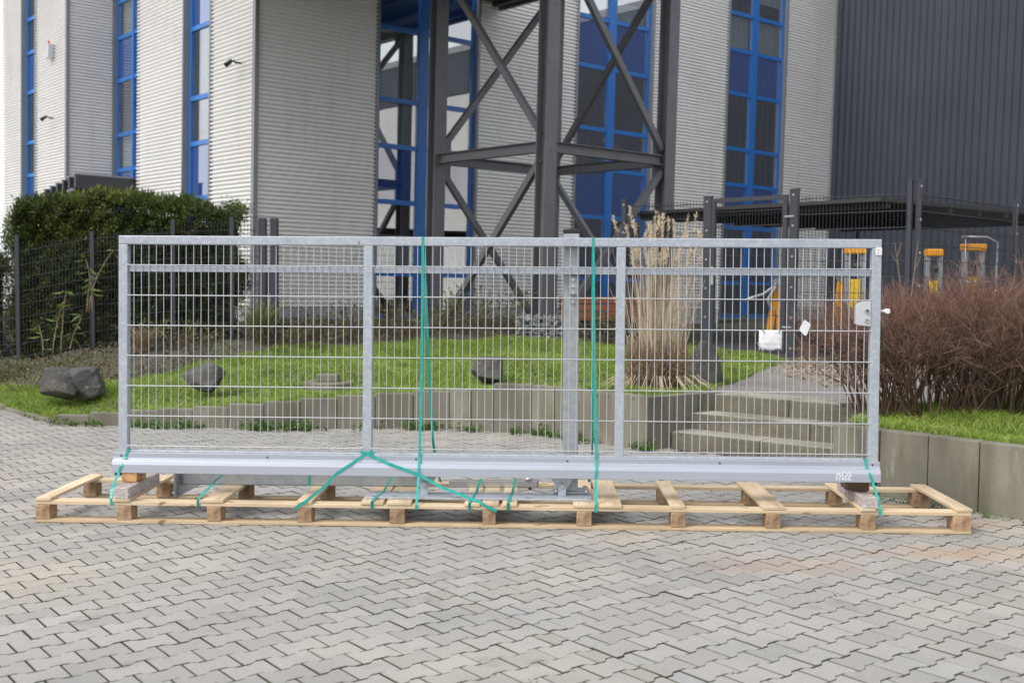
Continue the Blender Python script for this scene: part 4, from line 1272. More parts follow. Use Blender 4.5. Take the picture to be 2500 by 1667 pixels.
en = thing('mesh_enclosure', 'dark wire mesh enclosure around the yellow machines at right', 'fence', (4.83, 13.5, .6))
EP = [(1.63, 16.4), (2.72, 15.62), (3.67, 14.62), (4.83, 13.5), (7.08, 15.8), (8.9, 17.3), (10.6, 18.7)]
ez_ = [2.76, 2.76, 2.79, 2.80, 2.76, 2.76, 2.76]
for i, (x, y) in enumerate(EP):
    q = EP[min(i + 1, len(EP) - 1)]; o = EP[max(i - 1, 0)]
    dv = (q[0] - o[0], q[1] - o[1]) if i != 3 else (1, .0)
    if i == 3:
        for dx, dv in ((-.05, (-1.16, 1.12)), (.05, (2.25, 2.3))):
            fence_post(x + dx, y, .55, ez_[i] + .02, en, w=.055, dirv=dv)
    else:
        fence_post(x, y, .55, ez_[i], en, w=.12 if i in (1, 2) else .07, dirv=dv)
for i in (0, 2, 3, 4, 5):
    a, b = Vector((*EP[i], 0)), Vector((*EP[i + 1], 0)); d = (b - a).normalized() * .06
    mesh_panel(a + d, b - d, .64, .64, 2.08, en)
eg = part('gate_frame', MB(), 'fence_steel', en)
a, b = Vector((*EP[1], 0)), Vector((*EP[2], 0)); d = (b - a).normalized(); L = (b - a).length; n = Vector((d.y, -d.x, 0))
gf = MB()
for l0, l1 in ((.07, .13), (L - .17, L - .10)):
    plank(a, d, n, l0, l1, -.02, .02, .66, 2.74, gf)
for z0, z1 in ((.66, .72), (2.68, 2.739)):
    plank(a, d, n, .13, L - .17, -.019, .019, z0, z1, gf)
bpy.data.objects.remove(eg)
eg = part('gate_frame', gf, 'fence_steel', en)
mesh_panel(a + d * .13, a + d * (L - .17), .72, .72, 1.93, en, name='gate_mesh')
for zz in (2.45, 1.0):
    part('hinge', MB().tube([a + d * (L - .13) + UP * zz + n * .02, a + d * (L + .02) + UP * zz + n * .03], .016, 8), 'machine_silver', eg)
part('handle', MB().tube([a + d * .15 + n * .03 + UP * 1.75, a + d * .15 + n * .07 + UP * 1.75, a + d * .27 + n * .07 + UP * 1.75], .012, 8), 'machine_silver', eg)
part('lock_plate', plank(a, d, n, .085, .125, .02, .035, 1.55, 1.80), 'machine_silver', eg)

# shelter inside the enclosure
shp = thing('shelter', 'flat dark roofed shelter inside the wire mesh enclosure', 'shelter', (4.83, 14.0, .6))
S0 = Vector((4.88, 14.9, 0))
part('roof', plank(S0, FD, NF, 0, 4.7, -6.4, 0, 2.68, 2.73), 'shelter_roof', shp)
for k in range(8):
    part('rafter', plank(S0, FD, NF, .05, 4.65, -.3 - k * .8, -.22 - k * .8, 2.60, 2.68), 'shelter_roof', shp)
for l, o in ((4.4, -.3), (.2, -6.1), (4.4, -6.1)):
    part('post', plank(S0, FD, NF, l, l + .06, o - .06, o, .5, 2.60), 'fence_steel', shp)


def lift(label, x, y, w, h, z=.62, frame=False):
    t = thing('lift_mast', label, 'machine', (x, y, z), 'yellow topped machines')
    for s in (-1, 1):
        part('rail', MB().box(x + s * w * .40 - .028, x + s * w * .40 + .028, y - .03, y + .03, z, z + h - .08), 'machine_silver', t, bevel=.005)
        part('rail_inner', MB().box(x + s * w * .28 - .014, x + s * w * .28 + .014, y - .02, y + .02, z, z + h - .09), 'machine_silver', t)
    part('cap', MB().box(x - w / 2, x + w / 2, y - .09, y + .09, z + h - .10, z + h), 'machine_orange', t, bevel=.02)
    part('panel', MB().box(x - w * .27, x + w * .27, y - .045, y + .02, z + .05, z + h * .70), 'machine_yellow', t, bevel=.01)
    part('winch', MB().tube([(x - w * .18, y - .03, z + h * .82), (x + w * .18, y - .03, z + h * .82)], .055, 12), 'steel_dark', t)
    part('base', MB().box(x - w * .7, x + w * .7, y - .3, y + .3, z, z + .06), 'steel_dark', t, bevel=.01)
    if frame:
        r = .016
        fr = MB().tube([(x - .16, y - .12, z + .55), (x - .16, y - .12, z + h + .06), (x - .22, y - .12, z + h + .09), (x + .14, y - .12, z + h + .09), (x + .28, y - .12, z + h + .02), (x + .28, y - .12, z + .55), (x - .16, y - .12, z + .55)], r, 8)
        for zz in (.75, 1.0):
            fr.tube([(x - .16, y - .12, z + zz), (x + .28, y - .12, z + zz)], r, 8)
        part('guard_frame', fr, 'machine_silver', t, smooth=True)
    return t


lift('yellow and silver lift mast with orange cap behind the gate lock', 4.62, 15.1, .27, 1.46)
lift('narrow yellow lift mast between the gate lock and the railed one', 5.72, 15.2, .22, 1.44)
lift('yellow lift mast inside a silver railing farthest right', 6.42, 15.6, .32, 1.53, frame=True)


def boom(label, x, y, z, h, sgn):
    t = thing('boom_arm', label, 'machine', (x, y, z), 'orange boom machines')
    part('arm', MB().bar((x, y, z + .1), (x + .10 * sgn, y, z + h), .07, .08), 'machine_orange', t, bevel=.01)
    part('arm_brace', MB().bar((x + .16 * sgn, y, z + .1), (x + .10 * sgn, y - .01, z + h - .1), .045, .05), 'machine_orange', t, bevel=.01)
    part('joint', MB().tube([(x + .10 * sgn, y - .06, z + h), (x + .10 * sgn, y + .06, z + h)], .055, 12), 'machine_silver', t)
    part('base', MB().box(x - .14, x + .26, y - .16, y + .16, z, z + .11), 'rubber', t, bevel=.02)
    return t


b_ = boom('orange boom arm with silver hose behind the papers on the gate', 3.56, 15.5, .64, .95, 1)
part('hose', MB().tube([(3.66, 15.45, 1.58), (3.57, 15.43, 1.50), (3.46, 15.43, 1.42), (3.35, 15.43, 1.39), (3.20, 15.43, 1.33)], .022, 8), 'machine_silver', b_, smooth=True)
part('strut', MB().tube([(3.60, 15.42, 1.2), (3.52, 15.42, 1.34), (3.64, 15.42, 1.54)], .025, 8), 'machine_silver', b_)
boom('slim orange boom stand left of the yellow lift mast', 4.40, 15.3, .62, 1.03, 1)

# ------------------------------------------------------------------ gabions, bench, bollard lamp
def gabion(label, x0, x1, y0, y1, z0, z1, seed):
    t = thing('gabion', label, 'gabion', ((x0 + x1) / 2, (y0 + y1) / 2, z0), 'stone filled gabions')
    r = np.random.default_rng(seed); V, Fc = [], []
    octa = np.array([(1, 0, 0), (0, 1, 0), (-1, 0, 0), (0, -1, 0), (0, 0, 1), (0, 0, -1)], float)
    of = np.array([(0, 1, 4), (1, 2, 4), (2, 3, 4), (3, 0, 4), (1, 0, 5), (2, 1, 5), (3, 2, 5), (0, 3, 5)])
    o = 0
    for _ in range(520):
        c = np.array([r.uniform(x0 + .03, x1 - .03), r.choice([r.uniform(y0 + .02, y0 + .10), r.uniform(y0, y1)]), r.uniform(z0, z1 - .03)])
        s = r.uniform(.025, .055, 3)
        q = octa * s * r.uniform(.75, 1.25, (6, 1))
        a = r.uniform(0, 6.28); ca, sa = math.cos(a), math.sin(a); b2 = r.uniform(0, 6.28)
        q = q @ np.array([[ca, sa, 0], [-sa, ca, 0], [0, 0, 1]]) @ np.array([[1, 0, 0], [0, math.cos(b2), math.sin(b2)], [0, -math.sin(b2), math.cos(b2)]])
        V.append(q + c); Fc.append(of + o); o += 6
    raw_part('stones', np.concatenate(V), np.concatenate(Fc), 'gabion_stone', t, kind='stuff')
    A_, B_ = [], []
    for z in np.arange(z0, z1 + .01, .11):
        for p, q in (((x0, y0), (x1, y0)), ((x1, y0), (x1, y1)), ((x0, y1), (x0, y0))):
            A_.append((*p, z)); B_.append((*q, z))
    for x in np.arange(x0, x1 + .01, (x1 - x0) / 7):
        A_.append((x, y0, z0)); B_.append((x, y0, z1)); A_.append((x, y0, z1)); B_.append((x, y1, z1))
    V, Fc = sticks(np.array(A_), np.array(B_), .006, .006)
    raw_part('cage', V, Fc, 'gabion_wire', t)


gabion('stone filled wire gabion left of the upright gate post', .06, .78, 16.75, 17.4, .58, 1.08, 1)
gabion('stone filled wire gabion carrying the brown bench boards', 1.0, 2.0, 17.2, 17.8, .58, .98, 2)
be = thing('bench', 'red brown wooden bench boards on a gabion behind the gate post', 'bench', (1.4, 17.4, .98))
for k in range(3):
    part('plank', MB().box(.72, 2.05, 17.16 + .03 * k, 17.20 + .03 * k, 1.0 + k * .12, 1.105 + k * .12), 'bench_wood', be, bevel=.006)
part('seat', MB().box(.72, 2.05, 17.10, 17.55, .985, 1.0 - .001), 'bench_wood', be)
P = Vector((-1.24, 20.1, 0))
bo = thing('bollard_lamp', 'short white bollard lamp at the foot of the steel tower', 'bollard', (P.x, P.y, .74))
part('tube', MB().tube([(P.x, P.y, .70), (P.x, P.y, 1.18)], .068, 16), 'white_plastic', bo)
part('top', MB().tube([(P.x, P.y, 1.18), (P.x, P.y, 1.205)], .066, 16), 'dry_leaf', bo)

# ------------------------------------------------------------------ boulders, manhole
import bmesh


def boulder(label, c, size, seed, cuts, rot=0.0):
    bm = bmesh.new()
    bmesh.ops.create_icosphere(bm, subdivisions=4, radius=1.0)
    r = np.random.default_rng(seed)
    for n, d in cuts:
        n = Vector(n).normalized()
        for v in bm.verts:
            e = v.co.dot(n) - d
            if e > 0:
                v.co -= n * e * .93
    for _ in range(9):
        n = Vector(r.normal(0, 1, 3)).normalized(); d = r.uniform(.62, .86)
        for v in bm.verts:
            e = v.co.dot(n) - d
            if e > 0:
                v.co -= n * e * .97
    from mathutils import noise as nz
    off = Vector(r.uniform(-50, 50, 3))
    for v in bm.verts:
        v.co *= 1 + .05 * nz.fractal(v.co * 1.6 + off, 1.0, 2.0, 4) + .025 * nz.fractal(v.co * 6 + off, 1.0, 2.0, 3)
    M = Matrix.Rotation(rot, 4, 'Z') @ Matrix.Diagonal((*size, 1))
    bmesh.ops.transform(bm, matrix=M, verts=bm.verts)
    me = bpy.data.meshes.new('boulder'); bm.to_mesh(me); bm.free()
    me.materials.append(MATS['boulder'])
    o = link(bpy.data.objects.new('boulder', me)); o.location = c
    return props(o, label, 'boulder', 'boulders on the lawn')


b1_ = boulder('large dark two lobed boulder at the left end of the lawn', (-5.24, 12.85, .35), (.24, .27, .25), 3, [((-.5, -.8, -.15), .55), ((.2, -1, .2), .62), ((0, 0, 1), .78), ((-1, 0, .3), .75), ((-.2, -.5, -1), .5)], .2)
b2_ = boulder('tmp', (-4.98, 13.0, .34), (.24, .25, .23), 8, [((.3, -1, .1), .7), ((0, 0, 1), .8), ((1, 0, .3), .75)], .1)
bm_ = bmesh.new(); bm_.from_mesh(b1_.data)
k0 = len(bm_.verts); bm_.from_mesh(b2_.data); bm_.verts.ensure_lookup_table()
for v in bm_.verts[k0:]:
    v.co += b2_.location - b1_.location
bm_.to_mesh(b1_.data); bm_.free(); bpy.data.objects.remove(b2_)
boulder('flat topped grey boulder behind the left gate mesh', (-3.56, 12.85, .42), (.27, .26, .20), 5, [((.35, -.9, .25), .5), ((-.35, -.3, .85), .62), ((1, -.3, .1), .72), ((-1, -.3, -.2), .78)], -.1)
boulder('upright square grey rock in the middle of the lawn', (-.28, 12.7, .58), (.24, .2, .20), 9, [((0, -1, .1), .55), ((.05, 0, 1), .66), ((1, -.1, 0), .7), ((-1, -.1, .35), .62)], 0)
boulder('pointed grey boulder right of the tall dry grass', (2.12, 12.1, .66), (.24, .24, .34), 12, [((-.2, -1, .15), .5), ((.9, -.35, .35), .55), ((-.95, -.1, .45), .6), ((.3, 0, 1), .78)], .1)

mh = thing('manhole', 'round concrete manhole slab with a small block on top in the lawn', 'manhole', (-2.15, 13.1, gz(-2.15, 13.1)))
zz = gz(-2.15, 13.1)
part('ring', MB().tube([(-2.15, 13.1, zz - .1), (-2.15, 13.1, zz + .045), (-2.15, 13.1, zz + .055)], [.31, .31, .29], 28), 'concrete_wall', mh)
part('block', MB().box(-2.28, -2.03, 12.98, 13.14, zz + .0555, zz + .145), 'concrete_wall', mh, bevel=.012)

# ================================================================== PLANTS
# yew hedge behind the left fence
def hedge(label, x0, x1, y0, y1, ztop, n, seed, zb=None):
    t = thing('yew_hedge', label, 'hedge', ((x0 + x1) / 2, (y0 + y1) / 2, .4))
    r = np.random.default_rng(seed)
    X = r.uniform(x0, x1, n); s = r.random(n)
    top = ztop(X) + .04 * np.sin(X * 4.1 + seed) + .03 * np.sin(X * 9.7 + 1)
    zb_ = ground_z(X, np.full(n, y0)) + .03
    front = s < .55; tp_ = (s >= .55) & (s < .86); ed = s >= .86
    Z = zb_ + (top - zb_) * r.random(n) ** .9
    bul = .10 * np.sin(X * 3.3) * np.sin(Z * 4.1 + X) + .07 * np.sin(X * 8 + Z * 7) + .05 * np.sin(X * 19 - Z * 15)
    Yf = y0 + bul - r.exponential(.05, n) + .12
    Yv = np.where(front, Yf, r.uniform(y0, y1, n))
    Z = np.where(tp_, top + r.normal(0, .035, n), Z)
    ex = np.where(r.random(n) < .5, x0, x1) + r.normal(0, .07, n)
    X = np.where(ed, ex + .12 * np.sin(Z * 5), X)
    edge = np.minimum(X - x0, x1 - X)
    Z = np.where(tp_, Z - .35 * np.clip(1 - edge / .35, 0, 1) ** 2, Z)
    Pn = np.stack([X, Yv, Z], -1)
    D = r.normal(0, .55, (n, 3)); D[:, 1] -= np.where(front, .9, .1); D[:, 2] += np.where(tp_, .9, .25)
    V, Fc = leaves(Pn, D, .055, r, aspect=.34, curl=-.2)
    raw_part('foliage', V, Fc, 'hedge_leaf', t, kind='stuff')
    sp = r.random(n) < .05
    V, Fc = leaves(Pn[sp & tp_], D[sp & tp_] * .4 + np.array([0, 0, 1]), .14, r, aspect=.22)
    raw_part('shoots', V, Fc, 'hedge_leaf', t, kind='stuff')
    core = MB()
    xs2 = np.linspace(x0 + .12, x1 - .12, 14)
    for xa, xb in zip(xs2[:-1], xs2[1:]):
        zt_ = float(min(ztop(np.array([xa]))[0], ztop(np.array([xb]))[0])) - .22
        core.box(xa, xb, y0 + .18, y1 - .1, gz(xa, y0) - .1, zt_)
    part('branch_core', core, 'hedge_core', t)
    return t


hedge('dense dark green yew hedge behind the left fence', -7.72, -4.50, 17.25, 18.4, lambda x: 2.78 - .035 * (x + 6.3) ** 2 - .12 * np.clip((x + 5.3) * 2, 0, 1), 170000, 21)
hedge('lower dark hedge piece at the far left edge', -9.8, -8.2, 17.3, 18.3, lambda x: 1.95 + 0 * x, 50000, 22)


def bamboo(label, x, y, z, stems, seed):
    t = thing('bamboo', label, 'plant', (x, y, z), 'bamboo shoots at the fence')
    r = np.random.default_rng(seed); m = MB(); Pl, Dl = [], []
    for (dx, h, bend) in stems:
        pts = [Vector((x + dx + bend * (k / 5) ** 2, y + .02 * k, z + h * k / 5)) for k in range(6)]
        m.tube(pts, [.009, .008, .007, .006, .005, .003], 6)
        for k in range(2, 6):
            for _ in range(4):
                a = r.uniform(0, 6.28)
                Pl.append(pts[k] + Vector((0, 0, r.uniform(-.05, .05)))); Dl.append((math.cos(a), math.sin(a) * .6 - .3, r.uniform(-.9, .2)))
    part('stem', m, 'bamboo_stem', t, smooth=True)
    V, Fc = leaves(np.array([tuple(p) for p in Pl]), np.array(Dl), .16, r, aspect=.15, curl=-.25)
    raw_part('leaf_cluster', V, Fc, 'bamboo_leaf', t, kind='stuff')


bamboo('pale bamboo shoots sprouting low in front of the left fence', -6.85, 16.6, .42, [(0, .75, .12), (.25, .55, .15), (-.15, .45, -.1), (.12, .95, .05)], 5)
bamboo('tall bamboo cane leaning at the second fence post', -6.38, 16.8, 1.05, [(0, .95, .35), (.05, .8, -.12), (-.03, .55, .02)], 6)


# tall dry ornamental grass
def dry_grass(x, y, z):
    t = thing('ornamental_grass', 'tall dry straw coloured ornamental grass clump by the planter corner', 'ornamental grass', (x, y, z))
    r = np.random.default_rng(31)
    n = 230
    A_, B_, ra, rb, tips = [], [], [], [], []
    for i in range(n):
        a = r.uniform(0, 6.28); q = r.random() ** .6 * .24
        bx, by = x + q * math.cos(a), y + q * math.sin(a) * .7
        out = .20 * q / .24 + r.normal(0, .05)
        h = r.uniform(1.25, 1.66) if r.random() < .42 else r.uniform(.7, 1.3)
        dx, dy = math.cos(a) * out + r.normal(0, .03), math.sin(a) * out * .7
        p0 = np.array([bx, by, z])
        prev = p0
        for k in (1, 2, 3):
            f = k / 3
            p = p0 + np.array([dx * f ** 1.6, dy * f ** 1.6, h * f])
            A_.append(prev); B_.append(p); ra.append(.0034 - .0007 * (k - 1)); rb.append(.0034 - .0007 * k); prev = p
        if h > 1.15 and r.random() < .42:
            tips.append((prev, np.array([dx * .6, dy * .6, .35])))
    V, Fc = sticks(np.array(A_), np.array(B_), np.array(ra), np.array(rb))
    raw_part('culms', V, Fc, 'dry_stem', t, kind='stuff')
    # plumes
    Pl, Dl = [], []
    for p, d in tips:
        L = r.uniform(.13, .26); d = d / np.linalg.norm(d); dr = np.array([r.normal(0, .3), r.normal(0, .3), 0])
        for k in range(60):
            f = r.random()
            Pl.append(p + d * L * f + dr * L * f * f * .5 + r.normal(0, .004, 3)); Dl.append(d * 1.2 + r.normal(0, .55, 3))
    V, Fc = leaves(np.array(Pl), np.array(Dl), .038, r, aspect=.2)
    raw_part('plumes', V, Fc, 'dry_plume', t, kind='stuff')
    # arching dead leaves at the base
    parts_ = []
    A_, B_ = [], []
    for i in range(900):
        a = r.uniform(0, 6.28); q = r.random() ** .5 * .27
        p = np.array([x + q * math.cos(a), y + q * math.sin(a) * .75, z])
        h = r.uniform(.12, .62); out = r.uniform(.02, .2); b = a + r.normal(0, .7)
        prev = p
        for k in (1, 2, 3, 4):
            f = k / 4
            nx_ = p + np.array([math.cos(b) * out * f, math.sin(b) * out * f, h * (1.9 * f - .9 * f * f * (1 + r.random() * .5))])
            A_.append(prev); B_.append(nx_); prev = nx_
    V, Fc = sticks(np.array(A_), np.array(B_), .0042, .0030)
    raw_part('dead_leaves', V, Fc, 'dry_leaf', t, kind='stuff')
    A_, B_ = [], []
    for i in range(80):
        a = r.uniform(0, 6.28); q = r.uniform(.2, .42)
        p = np.array([x + q * math.cos(a), y + q * math.sin(a) * .75, z + .16]); L = r.uniform(.12, .32)
        A_.append(p); B_.append(p + np.array([math.cos(a) * L * .8, math.sin(a) * L * .8, -.14]))
    V, Fc = sticks(np.array(A_), np.array(B_), .0042, .002)
    raw_part('drooping_leaves', V, Fc, 'dry_stem', t, kind='stuff')


dry_grass(1.50, 11.45, .48)


# bare brown shrubs
def shrub(label, x, y, z, h, rad, seed, group='bare shrubs behind the right wall', n0=34, mats=('twig', 'twig_tip'), depth=5):
    t = thing('bare_shrub', label, 'shrub', (x, y, z), group)
    r = np.random.default_rng(seed)
    A_, B_, Ra, Rb, Lv = [], [], [], [], []

    def grow(p, d, L, rr, lev):
        d = d / np.linalg.norm(d)
        q = p + d * L
        A_.append(p); B_.append(q); Ra.append(rr); Rb.append(rr * .75); Lv.append(lev)
        if lev >= depth:
            return
        for _ in range(2 if lev < 2 or r.random() < .62 else 3):
            nd = d + r.normal(0, .36, 3); nd[2] += .12
            grow(q, nd, L * r.uniform(.62, .92), rr * .66, lev + 1)
    for i in range(n0):
        a = r.uniform(0, 6.28); q = r.random() ** .5
        p = np.array([x + q * rad * .45 * math.cos(a), y + q * rad * .4 * math.sin(a), z - .03])
        d = np.array([math.cos(a) * q * rad * .9 / h, math.sin(a) * q * rad * .8 / h, 1.0]) + r.normal(0, .10, 3)
        grow(p, d, h * r.uniform(.20, .27), .0085, 0)
    A_, B_, Ra, Rb, Lv = map(np.array, (A_, B_, Ra, Rb, Lv))
    lo_ = Lv < depth - 1
    V, Fc = sticks(A_[lo_], B_[lo_], Ra[lo_], Rb[lo_]); raw_part('branches', V, Fc, mats[0], t, kind='stuff')
    Ra = np.maximum(Ra, .0016); Rb = np.maximum(Rb, .0012)
    tan_ = ~lo_ & (r.random(len(Lv)) < .13)
    V, Fc = sticks(A_[tan_], B_[tan_], Ra[tan_], Rb[tan_]); raw_part('dry_twigs', V, Fc, 'twig_tan', t, kind='stuff')
    lo_ = lo_ | tan_
    V, Fc = sticks(A_[~lo_], B_[~lo_], Ra[~lo_], Rb[~lo_]); raw_part('twigs', V, Fc, mats[1], t, kind='stuff')
    return t


shrub('bare brown shrub nearest the right end of the gate', 3.16, 9.45, .49, 1.12, .52, 41, n0=62)
shrub('bare brown shrub second from the gate, behind the right wall', 3.55, 9.35, .49, 1.22, .85, 42, n0=88)
shrub('tall bare brown shrub in the middle of the right row', 4.10, 9.30, .49, 1.36, .9, 43, n0=88)
shrub('bare brown shrub at the right edge above the wall', 4.75, 9.25, .49, 1.36, .9, 44, n0=88)
shrub('farthest right bare brown shrub cut by the picture edge', 5.45, 9.4, .49, 1.33, .9, 45, n0=72)
shrub('bare brown shrub behind the right row beside the mesh corner', 4.5, 10.3, .5, 1.28, .9, 46, n0=72)
t = thing('sapling', 'thin leafless sapling stems rising in front of the mesh corner post', 'sapling', (4.35, 12.6, .55))
for a, b, c, tw in (((4.45, 12.6, .5), (4.42, 12.6, 1.3), (4.30, 12.6, 2.05), ((4.35, 1.8, 4.24, 1.95), (4.33, 1.9, 4.38, 2.06), (4.40, 1.5, 4.28, 1.66))),
                    ((4.47, 12.6, .5), (4.50, 12.6, 1.4), (4.56, 12.6, 2.08), ((4.53, 1.75, 4.60, 1.9),)), ((3.75, 12.6, .5), (3.55, 12.6, 1.1), (3.42, 12.6, 1.55), ())):
    stm = part('stem', MB().tube([a, b, c], [.009, .006, .002], 5), 'twig_tan', t)
    for (x0, z0, x1, z1) in tw:
        part('side_twig', MB().tube([(x0, 12.6, z0), (x1, 12.6, z1)], [.004, .0015], 4), 'twig_tan', stm)


# low dry perennials along the bed
def perennial(label, x, y, h, rad, seed, leafy=.6):
    z = gz(x, y)
    t = thing('low_shrub', label, 'shrub', (x, y, z), 'low shrubs in the planting bed')
    r = np.random.default_rng(seed); A_, B_, Pl = [], [], []
    for i in range(46):
        a = r.uniform(0, 6.28); q = r.random() ** .5 * rad
        p = np.array([x + q * .4 * math.cos(a), y + q * .4 * math.sin(a), z])
        for k in range(4):
            nx_ = p + np.array([math.cos(a) * q * .3 + r.normal(0, .02), math.sin(a) * q * .3 + r.normal(0, .02), h / 4 * r.uniform(.7, 1.3)])
            A_.append(p); B_.append(nx_); p = nx_
            if k > 0 and r.random() < leafy:
                Pl.append(p); Pl.append(p + r.normal(0, .02, 3))
    V, Fc = sticks(np.array(A_), np.array(B_), .004, .003); raw_part('stems', V, Fc, 'twig_low', t, kind='stuff')
    if Pl:
        Pl = np.array(Pl); Pl = np.concatenate([Pl, Pl + r.normal(0, .03, Pl.shape)])
        V, Fc = leaves(Pl, r.normal(0, 1, Pl.shape) + np.array([0, 0, .6]), .055, r, aspect=.5); raw_part('leaf_cluster', V, Fc, 'leaf_low', t, kind='stuff')


for lab, x, y, h, rad, sd_, lf_ in (
        ('low twiggy shrub left of the lower tower brace', -2.9, 17.6, .45, .5, 61, .4), ('low dry shrub before the grey plinth', -2.2, 18.4, .5, .5, 62, .3), ('low brown shrub under the left window strip', -1.6, 18.0, .42, .5, 63, .5),
        ('small leafy shrub beside the bollard lamp', -.9, 18.2, .5, .4, 64, .8), ('leafy shrub left of the wire gabion', -.35, 17.2, .72, .5, 65, .9), ('brownish low shrub under the tower left column', -1.5, 17.5, .4, .5, 66, .5),
        ('dry low shrub at the foot of the hedge', -4.9, 16.3, .3, .5, 67, .6), ('dry creeping shrub above the left boulder pair', -5.3, 14.2, .28, .5, 68, .7), ('yellow flowered low plant at the far left edge', -6.2, 14.2, .35, .5, 69, .8),
        ('low plant between hedge end and dark gate posts', -3.5, 16.5, .32, .5, 70, .5), ('low shrub behind the manhole at the lawn edge', -3.1, 16.6, .35, .6, 71, .5), ('small weedy plant left of the first fence post', -7.3, 15.6, .3, .5, 72, .8), ('low shrub right of the bench boards', 1.35, 16.6, .4, .45, 73, .8)):
    perennial(lab, x, y, h, rad, sd_, lf_)


def sedge(label, x, y, h, n, seed, mt='sedge'):
    z = gz(x, y); r = np.random.default_rng(seed)
    a = r.uniform(0, 6.28, n); q = r.random(n) * .10
    Pn = np.stack([x + q * np.cos(a), y + q * np.sin(a), np.full(n, z)], -1)
    V, Fc = blades(Pn, h, .008, 1.0, r)
    o = raw_part('grass_tuft', V, Fc, mt)
    return props(o, label, 'grass tuft', 'grass tufts in the planting bed')


sedge('olive grass tuft in front of the dark gate posts', -3.75, 16.6, .62, 260, 81)
sedge('straw grass tuft below the left fence', -5.35, 16.1, .36, 200, 82, 'dry_leaf')
sedge('small grass tuft at the planter by the pointed boulder', 2.35, 13.2, .28, 160, 83)

# weeds along the walls and wood chips: uncountable
r_ = np.random.default_rng(91)
Pl, Dl = [], []
line = [(x, y - .04) for x, y, _ in WALL] + [(x, y - .03) for x, y in SIDE[:1]]
for i in range(360):
    k = r_.integers(0, len(line) - 1) if i > 60 else r_.integers(2, 14)
    f = r_.random(); x = line[k][0] * (1 - f) + line[k + 1][0] * f; y = line[k][1] * (1 - f) + line[k + 1][1] * f - abs(r_.normal(0, .07))
    if r_.random() < .35 + .4 * math.sin(x * 4.7) + .3 * math.sin(x * 11):
        s = r_.uniform(.03, .10)
        for q in range(16):
            a = r_.uniform(0, 6.28); Pl.append((x + r_.normal(0, s * .4), y + r_.normal(0, s * .3), abs(r_.normal(0, s * .5)))); Dl.append((math.cos(a), math.sin(a), r_.uniform(.1, 1.2)))
V, Fc = leaves(np.array(Pl), np.array(Dl), .045, r_, aspect=.5)
props(raw_part('weeds', V, Fc, 'weed', kind='stuff'), 'low green weeds growing along the foot of the concrete wall', 'weeds')
Pl, Dl = [], []
for i in range(260):
    k = r_.integers(0, 5); f = r_.random()
    x = RWALL[k][0] * (1 - f) + RWALL[k + 1][0] * f - .03 - abs(r_.normal(0, .05)); y = RWALL[k][1] * (1 - f) + RWALL[k + 1][1] * f - .03 - abs(r_.normal(0, .05))
    if r_.random() < .3:
        for q in range(7):
            a = r_.uniform(0, 6.28); Pl.append((x + r_.normal(0, .02), y + r_.normal(0, .02), abs(r_.normal(0, .008)))); Dl.append((math.cos(a), math.sin(a), r_.uniform(.1, .8)))
V, Fc = leaves(np.array(Pl), np.array(Dl), .02, r_, aspect=.5)
props(raw_part('weeds', V, Fc, 'weed', kind='stuff'), 'sparse weeds at the foot of the right concrete wall', 'weeds')
# clover leaves in the lawn edge
X, Y = scatter(LAWN, 16000, r_)
m_ = (np.sin(X * 2.1) + np.sin(Y * 3.0 + X) > .2) & (Y < 13.8)
X, Y = X[m_], Y[m_]
V, Fc = leaves(np.stack([X, Y, ground_z(X, Y) + r_.uniform(.01, .05, len(X))], -1), r_.normal(0, 1, (len(X), 3)) + np.array([0, 0, .5]), .035, r_, aspect=.7)
props(raw_part('lawn_weeds', V, Fc, 'weed_pale', kind='stuff'), 'broad leaved weeds scattered through the lawn', 'weeds')
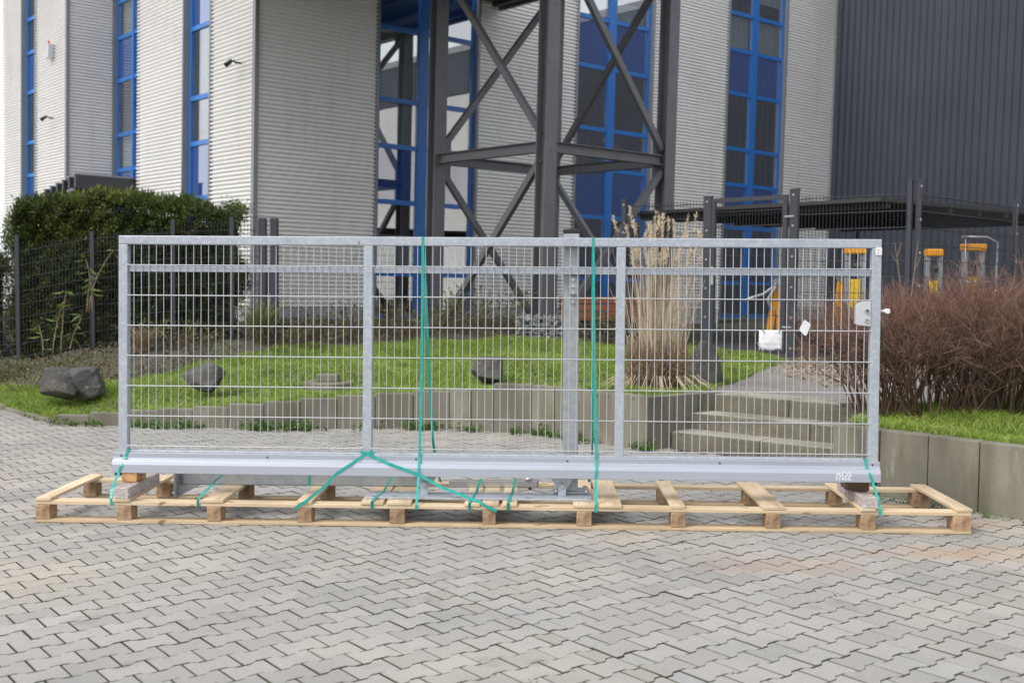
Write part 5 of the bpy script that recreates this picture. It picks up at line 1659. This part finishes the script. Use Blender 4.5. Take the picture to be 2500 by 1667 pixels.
# moss and grit in the paving joints
Pm = []
for (x, y, kind) in stones:
    if y < 8.5 and x > -.6 - .3 * (y - 5) and r_.random() < .30:
        if r_.random() < min(1, .12 + .22 * (x + .6)):
            c = np.array([x, y]) + PA * .05 * r_.choice([-1, 1]) + PB * .0715 * r_.choice([-1, 1])
            for q in range(r_.integers(3, 9)):
                Pm.append((c[0] + r_.normal(0, .010), c[1] + r_.normal(0, .010), -.0075 + abs(r_.normal(0, .003))))
Pm = np.array(Pm)
V, Fc = leaves(Pm, r_.normal(0, 1, Pm.shape) * [1, 1, .4] + np.array([0, 0, .3]), .014, r_, aspect=.7)
props(raw_part('joint_moss', V, Fc, 'moss', kind='stuff'), 'yellow green moss specks in the paving joints', 'moss')
X, Y = scatter([(3.4, 11.8), (5.0, 12.0), (4.7, 13.3), (3.6, 14.2), (3.0, 13.0)], 3200, r_)
V, Fc = leaves(np.stack([X, Y, ground_z(X, Y) + r_.uniform(0, .02, len(X))], -1), r_.normal(0, 1, (len(X), 3)) * [1, 1, .3], .05, r_, aspect=.35)
props(raw_part('wood_chips', V, Fc, 'wood_chips', kind='stuff'), 'pale wood chips strewn under the shrubs by the enclosure', 'wood chips')

# leaf litter and sprigs over the planting beds
BED = [(-8, 15.6), (-6.9, 14.65), (-5.9, 14.55), (-5.0, 14.65), (-4.0, 15.65), (-3.0, 16.95), (-1.4, 17.55), (.2, 16.85), (1.5, 16.45), (2.6, 15.8), (3, 18), (0, 21), (-4, 19.6), (-8, 19)]
X, Y = scatter(BED, 42000, r_)
m_ = np.sin(X * 1.7 + Y) + np.sin(Y * 2.7 - X * 1.3) + r_.normal(0, .6, len(X)) > -.3
X, Y = X[m_], Y[m_]
V, Fc = leaves(np.stack([X, Y, ground_z(X, Y) + np.abs(r_.normal(0, .05, len(X)))], -1), r_.normal(0, 1, (len(X), 3)) + np.array([0, 0, .3]), .05, r_, aspect=.45)
props(raw_part('leaf_litter', V, Fc, 'ground_leaf', kind='stuff'), 'brownish leaf litter and low sprigs covering the planting beds', 'leaf litter')
